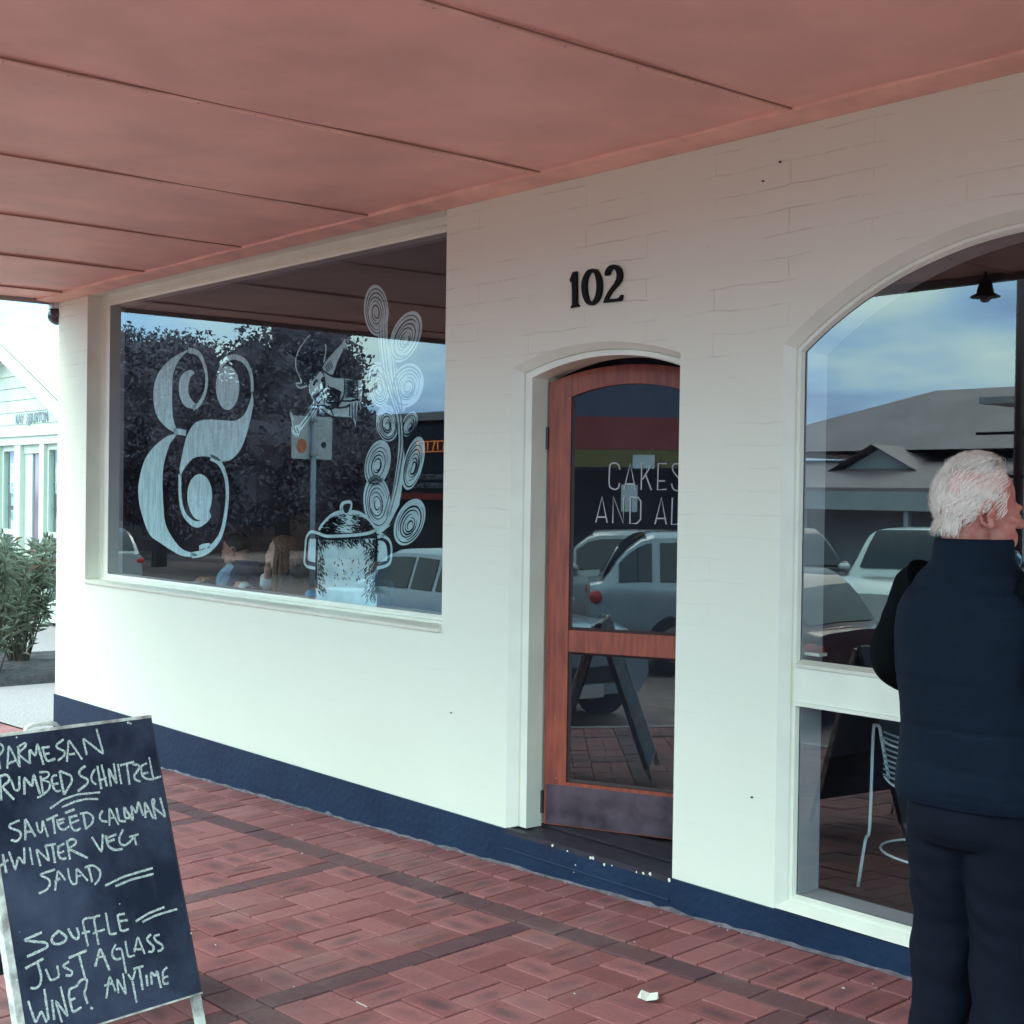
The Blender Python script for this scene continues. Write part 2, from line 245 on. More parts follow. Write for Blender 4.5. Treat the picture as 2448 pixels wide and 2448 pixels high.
# ------------------------------------------------------------------ mesh helpers
class MB:
    def __init__(s): s.v = []; s.f = []; s.uv = {}
    def add(s, vs, fs, M=None):
        o = len(s.v); s.v += [tuple(M @ Vector(v)) if M is not None else tuple(v) for v in vs]; s.f += [tuple(i+o for i in f) for f in fs]; return s
    def box(s, a, b, M=None):
        x0, y0, z0 = a; x1, y1, z1 = b
        vs = [(x, y, z) for z in (z0, z1) for y in (y0, y1) for x in (x0, x1)]
        return s.add(vs, [(0, 2, 3, 1), (4, 5, 7, 6), (0, 1, 5, 4), (2, 6, 7, 3), (0, 4, 6, 2), (1, 3, 7, 5)], M)
    def rings(s, rs, closed=True, cap=True, M=None):
        n = len(rs[0]); vs = [p for r in rs for p in r]; fs = []
        for i in range(len(rs)-1):
            for j in range(n if closed else n-1):
                a = i*n+j; b = i*n+(j+1) % n; fs.append((a, b, b+n, a+n))
        if cap: fs.append(tuple(range(n-1, -1, -1))); fs.append(tuple(range((len(rs)-1)*n, len(rs)*n)))
        return s.add(vs, fs, M)
    def tube(s, pts, rad, n=8, M=None):
        pts = [Vector(p) for p in pts]; rs = []; up = None
        for i, p in enumerate(pts):
            d = (pts[min(i+1, len(pts)-1)]-pts[max(i-1, 0)]).normalized()
            if up is None: up = d.orthogonal().normalized()
            up = (up - d*up.dot(d)); up = up.normalized() if up.length > 1e-6 else d.orthogonal().normalized()
            q = d.cross(up); r = rad[i] if isinstance(rad, (list, tuple)) else rad
            rs.append([p + up*math.cos(2*math.pi*k/n)*r + q*math.sin(2*math.pi*k/n)*r for k in range(n)])
        return s.rings(rs, M=M)
    def lathe(s, prof, n=24, M=None):
        return s.rings([[(r*math.cos(2*math.pi*k/n), r*math.sin(2*math.pi*k/n), z) for k in range(n)] for r, z in prof], M=M)
    def ell(s, c, r, M=None, nu=16, nv=10, rot=None):
        rs = []
        for j in range(1, nv):
            t = math.pi*j/nv
            ring = [Vector((r[0]*math.sin(t)*math.cos(2*math.pi*k/nu), r[1]*math.sin(t)*math.sin(2*math.pi*k/nu), -r[2]*math.cos(t))) for k in range(nu)]
            if rot is not None: ring = [rot @ p for p in ring]
            rs.append([p+Vector(c) for p in ring])
        return s.rings(rs, M=M)
    def prism(s, poly, off, M=None):
        """extrude a 3-D planar polygon (any shape) by vector off"""
        poly = [Vector(p) for p in poly]; n = len(poly); tri = tessellate_polygon([poly]); off = Vector(off)
        vs = poly + [p+off for p in poly]; fs = [tuple(t) for t in tri] + [tuple(i+n for i in reversed(t)) for t in tri]
        fs += [(i, (i+1) % n, (i+1) % n+n, i+n) for i in range(n)]
        return s.add(vs, fs, M)
    def flat(s, poly, M=None):
        poly = [Vector(p) for p in poly]; return s.add(poly, [tuple(t) for t in tessellate_polygon([poly])], M)
    def holes(s, outer, hs, M=None):
        allp = [Vector(p) for lp in [outer]+hs for p in lp]
        return s.add(allp, [tuple(t) for t in tessellate_polygon([[Vector(p) for p in outer]]+[[Vector(p) for p in h] for h in hs])], M)
    def ribbon(s, pts, wd, nrm, taper=False, jit=0):
        pts = [Vector(p) for p in pts]; nrm = Vector(nrm); L_ = []; R_ = []; n = len(pts)
        for i, p in enumerate(pts):
            d = (pts[min(i+1, n-1)]-pts[max(i-1, 0)]); d = d.normalized() if d.length > 1e-9 else Vector((1, 0, 0))
            q = d.cross(nrm).normalized(); k = wd/2
            if taper: k *= .35+.65*math.sin(math.pi*(i+.5)/n)
            if jit: k *= 1+random.uniform(-jit, jit)
            L_.append(p+q*k); R_.append(p-q*k)
        o = len(L_); return s.add(L_+R_, [(i, i+1, i+1+o, i+o) for i in range(o-1)])
    def mesh(s, name, m, smooth=False, fix=True):
        me = bpy.data.meshes.new(name); me.from_pydata(s.v, [], s.f)
        for x in (m if isinstance(m, (list, tuple)) else [m]): me.materials.append(x)
        if fix:
            bm = bmesh.new(); bm.from_mesh(me); bmesh.ops.recalc_face_normals(bm, faces=bm.faces); bm.to_mesh(me); bm.free()
        if smooth: me.polygons.foreach_set('use_smooth', [True]*len(me.polygons))
        me.update(); return me
    def build(s, name, m, parent=None, smooth=False, bevel=0, fix=True, label=None, kind=None):
        o = bpy.data.objects.new(name, s.mesh(name, m, smooth, fix)); COL.objects.link(o); o.parent = parent
        if bevel:
            b = o.modifiers.new('b', 'BEVEL'); b.width = bevel; b.segments = 2; b.limit_method = 'ANGLE'
        if label: o['label'] = label
        if kind: o['kind'] = kind
        return o
def tag(o, label=None, cat=None, group=None, kind=None):
    for k, v in (('label', label), ('category', cat), ('group', group), ('kind', kind)):
        if v: o[k] = v
    return o
def thing(name, loc=(0, 0, 0), rz=0, **k):
    o = bpy.data.objects.new(name, None); COL.objects.link(o); o.location = loc; o.rotation_euler = (0, 0, rz); o.empty_display_size = .2
    return tag(o, **k)
def smoothpts(pts, n=5):
    """Catmull-Rom through the points"""
    P = [Vector(p) for p in pts]
    if len(P) < 3: return P
    o = []
    for i in range(len(P)-1):
        a, b, c, d = P[max(i-1, 0)], P[i], P[i+1], P[min(i+2, len(P)-1)]
        for k in range(n):
            t = k/n; o.append(.5*((2*b)+(c-a)*t+(2*a-5*b+4*c-d)*t*t+(3*b-a-3*c+d)*t**3))
    o.append(P[-1]); return o
def gz(x, y): return -.002 + .031*(x+2.67) + .045*max(y, -4.9)
def text_obj(name, body, size, M, m, parent, depth=.004, sx=1):
    cu = bpy.data.curves.new(name, 'FONT'); cu.body = body; cu.size = size; cu.extrude = depth/2; cu.align_x = 'CENTER'; cu.align_y = 'CENTER'; cu.resolution_u = 3
    t_ = bpy.data.objects.new(name, cu); COL.objects.link(t_); dg = bpy.context.evaluated_depsgraph_get()
    me = bpy.data.meshes.new_from_object(t_.evaluated_get(dg)); bpy.data.objects.remove(t_)
    me.transform(M @ Matrix.Diagonal((sx, 1, 1, 1))); me.materials.clear(); me.materials.append(m)
    o = bpy.data.objects.new(name, me); COL.objects.link(o); o.parent = parent; return o
# ================================================================== the cafe building
XL, XR, TW, ZS = -9.93, 3.2, .20, 2.97
cafe = thing('cafe_building', (0, 0, 0), label='white painted brick cafe with navy base, big window and arched openings', cat='building')
def arch(x0, x1, zs, za, zb, y, n=28):
    """closed outline of an arched opening: up the left side, over, down the right side"""
    h = (x1-x0)/2; s = za-zs; r = (h*h+s*s)/(2*s); cx = (x0+x1)/2; cz = za-r; a0 = math.asin(h/r)
    p = [(x0, y, zb)] + [(cx+r*math.sin(-a0+2*a0*i/n), y, cz+r*math.cos(-a0+2*a0*i/n)) for i in range(n+1)] + [(x1, y, zb)]
    return p
def rect(x0, x1, z0, z1, y): return [(x0, y, z0), (x0, y, z1), (x1, y, z1), (x1, y, z0)]
def nest(mb, paths, closed=True): return mb.rings(paths, closed=closed, cap=False)
W1 = (-9.423, -5.303, .944, 2.945)
hole1 = rect(*W1, 0)
dO = arch(-4.808, -3.785, 2.163, 2.240, .093, 0)
wO = arch(-3.275, -1.25, 2.160, 2.517, .093, 0)
outer = [(XL, 0, .093), (XL, 0, 4.1), (XR, 0, 4.1), (XR, 0, .093)]
# outline that dips round the two openings standing on the plinth
outl = [(XL, 0, .093), (XL, 0, 4.1), (XR, 0, 4.1), (XR, 0, .093)] + list(reversed(wO)) + list(reversed(dO))
mb = MB(); mb.holes(outl, [hole1]); mb.holes([(x, TW, z) for x, y, z in outl], [rect(*W1, TW)])
mb.add([(XL, 0, .093), (XL, TW, .093), (XL, TW, 4.1), (XL, 0, 4.1)], [(0, 1, 2, 3)])
mb.add([(XL, TW, .093), (XL, 7, .093), (XL, 7, 4.1), (XL, TW, 4.1)], [(0, 1, 2, 3)])
mb.add([(XL, TW, 2.9), (XL, 7, 2.9), (XR, 7, 2.9), (XR, TW, 2.9)], [(0, 1, 2, 3)])
mb.add([(XL, 0, 4.1), (XL, 7, 4.1), (XR, 7, 4.1), (XR, 0, 4.1)], [(0, 1, 2, 3)])
mb.add([(XR, 0, .093), (XR, 7, .093), (XR, 7, 4.1), (XR, 0, 4.1)], [(0, 1, 2, 3)])
mb.build('wall', M_wall, cafe)
# plinth: uneven lower edge runs into the sloping pavement
mb = MB(); mb.box((XL-.006, -.008, -.6), (XR, TW, .095)); mb.box((XL-.006, TW+.002, -.6), (XL+.15, 7, .095)); pl = mb.build('plinth', M_plinth, cafe)
mb = MB(); random.seed(3); x = XL; ps = []
while x < 1.5:
    z = gz(x, 0); h = random.uniform(.004, .014)*(1 if random.random() < .85 else 1.6); d = random.uniform(.004, .022)
    ps.append([(x, -.0085, z+h), (x, -.0085-d*.4, z+h*.6), (x, -.008-d, z+.001), (x, -.007, z-.01)]); x += random.uniform(.03, .09)
mb.rings(ps, cap=True); mb.build('cement_fillet', M_grout, cafe)
mb = MB()   # shallow ledge scored along the plinth under the door, and chips of white paint
mb.box((-4.80, -.014, .0), (-3.79, -.008, .012)); mb.build('plinth_ledge', M_plinth, cafe, bevel=.003)
mb = MB(); random.seed(5)
for px, py in ((1321, 2021), (1357, 2035), (1376, 2068), (1412, 2050), (1418, 2052), (1445, 2067), (1463, 2069), (1522, 2085), (1538, 2087), (1555, 2089), (1372, 2083), (1600, 2104)):
    c = atY(px, py, -.0085); r = random.uniform(.003, .009); a = [c+Vector((r*random.uniform(.6, 1.3)*math.cos(t), 0, r*random.uniform(.6, 1.3)*math.sin(t))) for t in [k*1.05 for k in range(6)]]
    mb.prism(a, (0, -.0015, 0))
mb.build('paint_chips', M_trim, cafe, kind='stuff')
# nail heads and small fixings at the top of the wall
mb = MB()
for px, py, r in ((1879, 300, .014), (1547, 382, .011), (1865, 387, .006), (1824, 433, .005), (1797, 1906, .005), (1078, 1704, .005), (1350, 2005, .003)):
    c = atY(px, py, -.004); mb.ell(c, (r, .006, r*.7), nu=8, nv=6)
mb.build('wall_fixings', M_black, cafe, kind='stuff')

# ---- veranda ceiling
vy0, vy1, vx0, vx1 = 0, -3.52, -10.02, 3.2
joints = [-9.56, -8.27, -7.04, -5.79, -4.50, -3.165, -1.9, -.65, .6, 1.85]
edges = [vx0]+joints+[vx1]
for i in range(len(edges)-1):
    mb = MB(); a, b = edges[i]+.004, edges[i+1]-.004; n = 10; k = 16
    g = [[(a+(b-a)*p/n, vy1+(vy0-vy1)*q/k, ZS+.003*math.sin(p*.9+i)+.004*math.sin(q*.8+i*2)-.006*math.sin(math.pi*p/n)*math.sin(math.pi*q/k)) for p in range(n+1)] for q in range(k+1)]
    mb.rings(g, closed=False, cap=False)
    top = [[(x, y, ZS+.03) for x, y, z in r] for r in (g[0], g[-1])]; mb.rings(top, closed=False, cap=False)
    mb.build('ceiling_panel', M_ceil, cafe, smooth=True)
mb = MB(); mb.box((vx0-.03, vy1-.04, ZS+.032), (vx1, TW, ZS+.2)); mb.build('awning_deck', M_fascia, cafe)
for i, x in enumerate(joints[:-1]):
    mb = MB()   # cover strip over each joint, slightly bowed
    P = []
    for q in range(17):
        y = -.13+(vy1+.13)*q/16; s = .004*math.sin(q*1.3+i); wq = .017+.003*math.sin(q*2.1+i)
        P.append([(x-wq+s, y, ZS+.004), (x-wq*.8+s, y, ZS-.012), (x+wq*.8+s, y, ZS-.012), (x+wq+s, y, ZS+.004)])
    mb.rings(P); mb.build('batten', M_batten, cafe)
    mb = MB(); mb.box((x+.019, vy1, ZS-.0085), (x+.022, -.135, ZS-.003)); mb.build('joint_gap', M_brown, cafe)  # thin brown strip beside each batten draws the dark joint line
mb = MB(); random.seed(14)
for x in joints[:-1]:
    y = -.2
    while y > vy1+.1: mb.ell((x+random.uniform(-.004, .004), y, ZS-.0125), (.0035, .0035, .0015), nu=6, nv=4); y -= random.uniform(.18, .32)
mb.build('nail_head', M_brown, cafe, kind='stuff')
mb = MB(); P = []
for x in [vx0+k*.3 for k in range(45)]:
    P.append([(x, -.001, 2.944), (x, -.02, 2.943), (x, -.135+.003*math.sin(x*3), 2.955), (x, -.138+.003*math.sin(x*3), ZS+.004), (x, -.001, ZS+.004)])
mb.rings(P); mb.build('cornice', M_batten, cafe)
mb = MB(); mb.box((vx0-.035, vy1-.06, 2.925), (vx1, vy1, 3.22)); mb.box((vx0-.035, vy1, 2.935), (vx0-.002, -.0, 3.22)); mb.build('fascia', M_fascia, cafe)
mb = MB(); mb.tube([(vx0-.1, vy1-.12, 3.18), (vx1, vy1-.12, 3.18)], .06, 10); mb.build('gutter', M_fascia, cafe)
# gutter posts stand at the kerb side
for x in (-8.0, 1.3):
    t = None
    mb = MB(); z = gz(x, -3.45); mb.tube([(x, -3.45, z), (x, -3.45, 2.94)], .032, 12); mb.lathe([(.08, z), (.08, z+.05), (.05, z+.07)], 12, Matrix.Translation((x, -3.45, 0)))
    mb.build('awning_post', mat('post_paint', (.10, .05, .05), .4), cafe, smooth=False)

# ---- big shop window
G1 = .12
win = thing('shop_window'); win.parent = cafe
mb = MB(); nest(mb, [rect(*W1, 0), rect(W1[0], W1[1], W1[2]+.012, W1[3], G1-.02)]); mb.build('reveal', M_trim, win)
gx0, gx1, gz0, gz1 = -9.32, -5.38, 1.0, 2.875
fr_ = [rect(W1[0], W1[1], W1[2]+.012, W1[3], G1-.02), rect(W1[0]+.045, W1[1]-.03, .972, 2.905, G1-.02), rect(W1[0]+.05, W1[1]-.034, .976, 2.9, G1-.008),
       rect(gx0-.02, gx1+.02, gz0-.012, gz1+.012, G1-.008), rect(gx0, gx1, gz0, gz1, G1), rect(gx0, gx1, gz0, gz1, TW+.03)]
mb = MB(); nest(mb, fr_[:5]); mb.build('frame', M_trim, win)
mb = MB(); nest(mb, [fr_[4], fr_[5]]); nest(mb, [rect(gx0, gx1, gz0, gz1, TW+.03), rect(gx0-.08, gx1+.08, gz0-.08, gz1+.05, TW+.03), rect(gx0-.08, gx1+.08, gz0-.08, gz1+.05, TW)])
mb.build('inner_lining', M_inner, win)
mb = MB(); mb.box((gx0, G1+.002, gz0), (gx1, G1+.008, gz1)); mb.v = mb.v
pane = MB(); pane.add(rect(gx0, gx1, gz0, gz1, G1+.004), [(0, 3, 2, 1)]); pane.build('pane', M_glass, win, fix=False)
mb = MB()  # sill with a drip edge
mb.rings([[(x, -.0, .938), (x, -.018, .936), (x, -.022, .952), (x, 0, .958), (x, G1-.021, .960), (x, G1-.021, .945)] for x in (W1[0]+.001, W1[1]-.001)])
mb.build('sill', M_trim, win)

# ---- arched window
G2 = .055
win2 = thing('arched_window'); win2.parent = cafe
P0 = arch(-3.275, -1.25, 2.160, 2.517, .098, 0); P1 = arch(-3.238, -1.287, 2.142, 2.483, .128, .028); P1b = arch(-3.236, -1.289, 2.141, 2.481, .130, .036)
P2 = arch(-3.222, -1.303, 2.134, 2.470, .142, .036); P3 = arch(-3.214, -1.311, 2.130, 2.457, .152, G2-.004)
mb = MB(); nest(mb, [P0, P1, P1b, P2, P3]); mb.build('frame', M_trim, win2, smooth=False)
P4 = arch(-3.214, -1.311, 2.130, 2.457, .152, G2); P5 = arch(-3.214, -1.311, 2.130, 2.457, .152, .18)
P6 = arch(-3.30, -1.22, 2.16, 2.55, .10, .18); P7 = arch(-3.30, -1.22, 2.16, 2.55, .10, TW)
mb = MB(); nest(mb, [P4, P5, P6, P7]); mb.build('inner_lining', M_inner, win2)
mb = MB(); mb.box((-3.213, .018, .862), (-1.312, .17, .984)); mb.build('transom', M_trim, win2)
mb = MB(); mb.rings([[(x, .05, .984), (x, .010, .986), (x, .004, 1.0), (x, .03, 1.006), (x, .052, 1.012)] for x in (-3.205, -1.32)]); mb.build('transom_sill', M_trim, win2)
mb = MB(); mb.box((-3.205, .008, .848), (-1.32, .03, .8615)); mb.build('transom_bead', M_trim, win2)
up = [(x, y, max(z, 1.012)) for x, y, z in P4]; pane = MB(); pane.flat([(x, G2, z) for x, y, z in up]); pane.build('pane', M_glass, win2, fix=False)
pane = MB(); pane.add(rect(-3.214, -1.311, .152, .8615, G2), [(0, 3, 2, 1)]); pane.build('pane', M_glass, win2, fix=False)
mb = MB(); c = atY(1940, 1563, .1); mb.box((c.x-.03, .075, c.z-.004), (c.x+.055, .12, c.z+.007)); mb.build('window_latch', M_trim, win2)

# ---- doorway
dw = thing('doorway'); dw.parent = cafe
D0 = arch(-4.808, -3.785, 2.163, 2.240, .095, 0); D1 = arch(-4.757, -3.786, 2.140, 2.212, .11, .028); D1b = arch(-4.753, -3.787, 2.138, 2.210, .11, .038)
D2 = arch(-4.746, -3.788, 2.134, 2.206, .11, .030); D3 = arch(-4.703, -3.789, 2.116, 2.184, .11, .030); D4 = arch(-4.700, -3.790, 2.114, 2.181, .11, .118)
D5 = arch(-4.715, -3.880, 2.122, 2.19, .11, .122); D6 = arch(-4.715, -3.880, 2.122, 2.19, .11, .20); D7 = arch(-4.85, -3.74, 2.2, 2.28, .11, .20)
mb = MB(); nest(mb, [D0, D1, D1b, D2, D3, D4, D5, D6, D7], closed=False); mb.build('casing', M_trim, dw)
mb = MB(); mb.rings([[(x, -.009, .075), (x, -.009, .098), (x, .12, .108), (x, .12, .04)] for x in (-4.80, -3.79)]); mb.rings([[(x, .1205, .11), (x, .135, .118), (x, .30, .118), (x, .31, .10)] for x in (-4.76, -3.79)])
mb.build('door_step', M_step, dw)
HX, HY, DA = -4.695, .125, R(24.26)
DU = Vector((math.cos(DA), math.sin(DA), 0)); DN = Vector((math.sin(DA), -math.cos(DA), 0))
door = thing('door', (HX, HY, 0), DA); door.parent = cafe
def darch(x0, x1, zs, za, zb, y): return arch(x0, x1, zs, za, zb, y, 20)
T = .042; DW = .795
def dpart(name, polys, m, y0=0, y1=T, bevel=.003):
    mb = MB()
    for p in polys: mb.prism([(u, y0, z) for u, z in p], (0, y1-y0, 0))
    return mb.build(name, m, door, bevel=bevel)
topo = [(x, z) for x, _, z in darch(0, DW, 2.10, 2.172, .12, 0)]
topi = [(x, z) for x, _, z in darch(.108, DW-.108, 2.035, 2.088, 1.0, 0)]
def clip_top(x): # height of the outer arch at u
    h = DW/2; s = .072; r = (h*h+s*s)/(2*s); return 2.172-r+math.sqrt(max(0, r*r-(x-h)**2))
dpart('door_stile', [[(0, .12), (.108, .12), (.108, clip_top(.108)), (.054, clip_top(.054)), (0, 2.10)]], M_wood)
dpart('door_stile', [[(DW, .12), (DW, 2.10), (DW-.054, clip_top(.054)), (DW-.108, clip_top(.108)), (DW-.108, .12)]], M_wood)
rail = [(u, clip_top(u)) for u in [.109+(DW-.218)*k/16 for k in range(17)]] + [(x, z) for x, z in reversed([(min(max(q[0], .109), DW-.109), q[1]) for q in topi[1:-1]])]
dpart('door_rail', [rail], M_wood)
dpart('door_rail', [[(.109, .90), (DW-.109, .90), (DW-.109, .998), (.109, .998)]], M_wood)
dpart('door_rail', [[(.109, .12), (DW-.109, .12), (DW-.109, .318), (.109, .318)]], M_wood)
mb = MB()
for p in ([(x, z) for x, z in topi], [(.108, .318), (.108, .90), (DW-.108, .90), (DW-.108, .318)]):
    if len(p) > 5: p = [(p[0][0], .998)]+p[1:-1]+[(p[-1][0], .998)]
    cx = sum(q[0] for q in p)/len(p); cz = sum(q[1] for q in p)/len(p)
    a = [(u, .012, z) for u, z in p]; b = [(u+(.012 if u < DW/2-.2 else -.012 if u > DW/2+.2 else 0), .020, z+(.012 if z < cz-.2 else -.012 if z > cz+.2 else 0)) for u, z in p]
    mb.rings([[(u, .006, z) for u, _, z in a], a, b], cap=False)
mb.build('glazing_bead', mat('dark_bead', (.035, .022, .025), .5), door)
g = MB(); g.flat([(u, .02, z) for u, z in [(.109, 1.0)]+topi[1:-1]+[(DW-.109, 1.0)]]); g.build('glass', M_glass, door, fix=False)
g = MB(); g.add([(.108, .02, .318), (.108, .02, .90), (DW-.108, .02, .90), (DW-.108, .02, .318)], [(0, 1, 2, 3)]); g.build('glass', M_glass, door, fix=False)
mb = MB(); mb.box((.012, -.0025, .125), (DW-.01, -.0005, .302)); mb.build('kick_plate', M_kick, door)
for z in (.22, 1.85): mb = MB(); mb.tube([(-.006, -.004, z-.05), (-.006, -.004, z+.05)], .008, 8); mb.build('hinge', M_black, door)
mb = MB()
for u, z in ((.05, 2.085), (.095, 2.075), (.095, 2.03), (.05, .6), (.06, .33), (.03, .9)): mb.ell((u, -.0005, z), (.004, .0015, .004), nu=8, nv=6)
mb.build('screw_plugs', M_brown, door, kind='stuff')
mb = MB(); mb.tube([(DW-.05, -.03, 1.02), (DW-.05, -.055, 1.06), (DW-.05, -.055, 1.22), (DW-.05, -.03, 1.26)], .009, 8); mb.tube([(DW-.05, 0, 1.03), (DW-.05, -.035, 1.03)], .007, 6); mb.tube([(DW-.05, 0, 1.25), (DW-.05, -.035, 1.25)], .007, 6)
mb.build('handle', M_steel, door, smooth=True)
# lettering on the door glass
s_ = .13458; let = [
 [(755,315),(740,245),(690,205),(620,205),(580,250),(570,400),(570,590),(610,650),(680,668),(735,630),(748,555)],
 [(830,675),(942,205),(1032,675)],[(860,572),(1005,572)],[(1147,205),(1135,675)],[(1330,205),(1160,490)],[(1215,405),(1315,680)],
 [(1595,212),(1440,208),(1425,675),(1585,668)],[(1435,518),(1558,518)],
 [(1860,300),(1840,240),(1780,213),(1720,222),(1690,280),(1720,370),(1840,520),(1860,600),(1830,665),(1760,690),(1700,650),(1675,565)],
 [(330,1255),(440,795),(530,1260)],[(370,1160),(505,1160)],[(630,1265),(640,800),(815,1265),(830,800)],[(945,800),(935,1275),(1060,1272),(1125,1200),(1130,880),(1080,810),(945,800)],
 [(1380,1285),(1495,815),(1580,1290)],[(1420,1185),(1555,1185)],[(1690,815),(1675,1290),(1850,1285)]]
mb = MB(); hp = Vector((HX, HY, 0)) + DN*(-.016)
Minv = Matrix.Translation((HX, HY, 0)) @ Matrix.Rotation(DA, 4, 'Z'); Minv = Minv.inverted()
for st in let:
    pts = [at_plane(1380+x*s_, 1080+y*s_, hp, DN) for x, y in st]
    if len(st) > 6 and st[0][0] not in (945,): pts = smoothpts(pts, 4)
    mb.ribbon([Minv @ p for p in pts], .0062, (0, 1, 0))
mb.build('lettering', M_letter, door, fix=False)

# ---- house number
num = thing('house_number', (-4.28, 0, 2.47), label='black raised street number 102 on the white wall above the door', cat='number sign')
sg, ox, oy = .10870, 1320, 600
def npoly(p): return [atY(ox+x*sg, oy+y*sg, -.014)-num.location for x, y in p]
one = [(530,445),(533,800),(535,1150),(578,1200),(575,1220),(480,1238),(390,1258),(430,1175),(428,900),(418,690),(388,682),(378,625),(410,545),(445,460)]
mb = MB(); mb.prism(npoly(one), (0, .012, 0)); mb.build('digit', M_ink, num, bevel=.0015)
zo = [(885,390),(945,395),(990,440),(1060,580),(1078,760),(1060,950),(1000,1090),(920,1170),(840,1195),(740,1150),(670,1010),(638,830),(650,650),(720,480),(800,405)]
zi = [(880,465),(915,490),(935,530),(965,680),(968,830),(940,990),(890,1090),(850,1118),(790,1060),(755,920),(744,760),(760,620),(800,510),(840,475),(865,466)]
a = smoothpts(npoly(zo+[zo[0]]), 3)[:-1]; b = smoothpts(npoly(zi+[zi[0]]), 3)[:-1]; nn = 45
def resample(p, n):
    d = [0]; q = p+[p[0]]
    for i in range(len(p)): d.append(d[-1]+(q[i+1]-q[i]).length)
    o = []
    for k in range(n):
        t = d[-1]*k/n; i = max(j for j in range(len(p)) if d[j] <= t+1e-9); o.append(q[i].lerp(q[i+1], (t-d[i])/max(1e-9, d[i+1]-d[i])))
    return o
a, b = resample(a, nn), resample(b, nn); off = Vector((0, .012, 0))
mb = MB(); mb.rings([a, b, [p+off for p in b], [p+off for p in a], a], cap=False); mb.build('digit', M_ink, num)
two = [(1145,540),(1150,460),(1185,380),(1255,315),(1350,295),(1430,315),(1490,375),(1522,460),(1527,560),(1505,650),(1450,735),(1370,820),(1290,920),(1235,1010),(1213,1055),(1330,1050),(1430,1040),(1470,1012),(1498,960),(1535,960),(1525,1040),(1508,1095),(1300,1122),(1110,1140),(1150,1030),(1215,900),(1290,790),(1360,700),(1400,610),(1412,520),(1390,435),(1345,380),(1305,400),(1268,450),(1252,515),(1200,543)]
mb = MB(); mb.prism(npoly(two), (0, .012, 0)); mb.build('digit', M_ink, num, bevel=.0015)
lamp = thing('dome_lamp', (XL-.07, .03, 2.9), label='dark dome lamp under the awning at the left wall corner', cat='lamp')
mb = MB(); mb.ell((0, 0, -.045), (.085, .085, .07)); mb.build('dome', mat('smoked_dome', (.05, .045, .06), .15), lamp, smooth=True)
mb = MB(); mb.lathe([(.05, 0), (.075, 0), (.075, .05), (.05, .05)], 16); mb.build('base', M_steel, lamp)

# ---- painted window pictures, on the inside of the glass
PY = G1+.008
def sc(scale, ox, oy, pts, Y=PY): return [atY(ox+x*scale, oy+y*scale, Y) for x, y in pts]
amp = thing('painted_ampersand'); amp.parent = win
A_ = lambda p: sc(.28986, 300, 800, p)
def cl(p, n=4): return smoothpts(p+[p[0]], n)[:-1]
mb = MB()
mb.flat([q for q in smoothpts(A_([(520,125),(440,160),(340,230),(270,320),(235,430),(232,560),(265,680),(330,760),(405,808)]), 4)] + smoothpts(A_([(430,797),(395,700),(386,600),(385,400),(400,300),(430,230),(480,165),(525,130)]), 4)[1:-1])
mb.flat(cl(A_([(565,612),(490,590),(445,500),(443,390),(475,320),(540,290),(568,318),(535,350),(518,430),(525,500),(560,555),(585,575)]), 3))
mb.flat(smoothpts(A_([(430,815),(340,840),(240,920),(160,1030),(112,1200),(108,1350),(140,1500),(200,1650),(290,1720),(380,1780),(460,1822),(545,1832),(600,1820)]), 4) + smoothpts(A_([(560,1800),(470,1770),(390,1680),(330,1560),(312,1400),(305,1200),(320,1050),(365,900)]), 4))
mb.flat(smoothpts(A_([(1045,460),(1055,560),(1030,700),(990,850),(940,960),(880,1025),(820,1045),(760,1040),(700,1010),(620,1003),(560,1020),(510,1070),(470,1130),(450,1180)]), 3) + smoothpts(A_([(445,1100),(470,980),(500,850),(540,770),(590,720),(680,700),(790,705),(900,710),(970,670),(1010,600),(1035,520)]), 3))
for cx, cy, rx, ry in ((612, 1340, 102, 190), (842, 440, 97, 182)):
    mb.flat(A_([(cx+rx*math.cos(t*.2094)*(1-.06*math.sin(t*.2094)), cy+ry*math.sin(t*.2094)) for t in range(30)]))
mb.build('brushed_fill', M_wp, amp, fix=False)
mb = MB()
for p, wd in (([(515,128),(600,155),(650,250),(670,370),(655,480),(610,570),(560,605)], .034), ([(545,1820),(640,1800),(720,1745),(790,1640),(830,1450),(840,1280),(820,1150),(770,1050),(700,1012)], .04), ([(608,1762),(640,1745),(700,1740)], .03),
              ([(1045,470),(1040,350),(1000,240),(930,190),(860,190),(800,240),(768,320)], .034), ([(448,1150),(452,1350),(480,1470),(540,1545),(600,1565),(660,1530),(700,1480)], .04), ([(400,805),(440,800),(500,812)], .04)):
    mb.ribbon(smoothpts(A_(p), 5), wd, (0, 1, 0))
mb.build('hairline', M_wp, amp, fix=False)

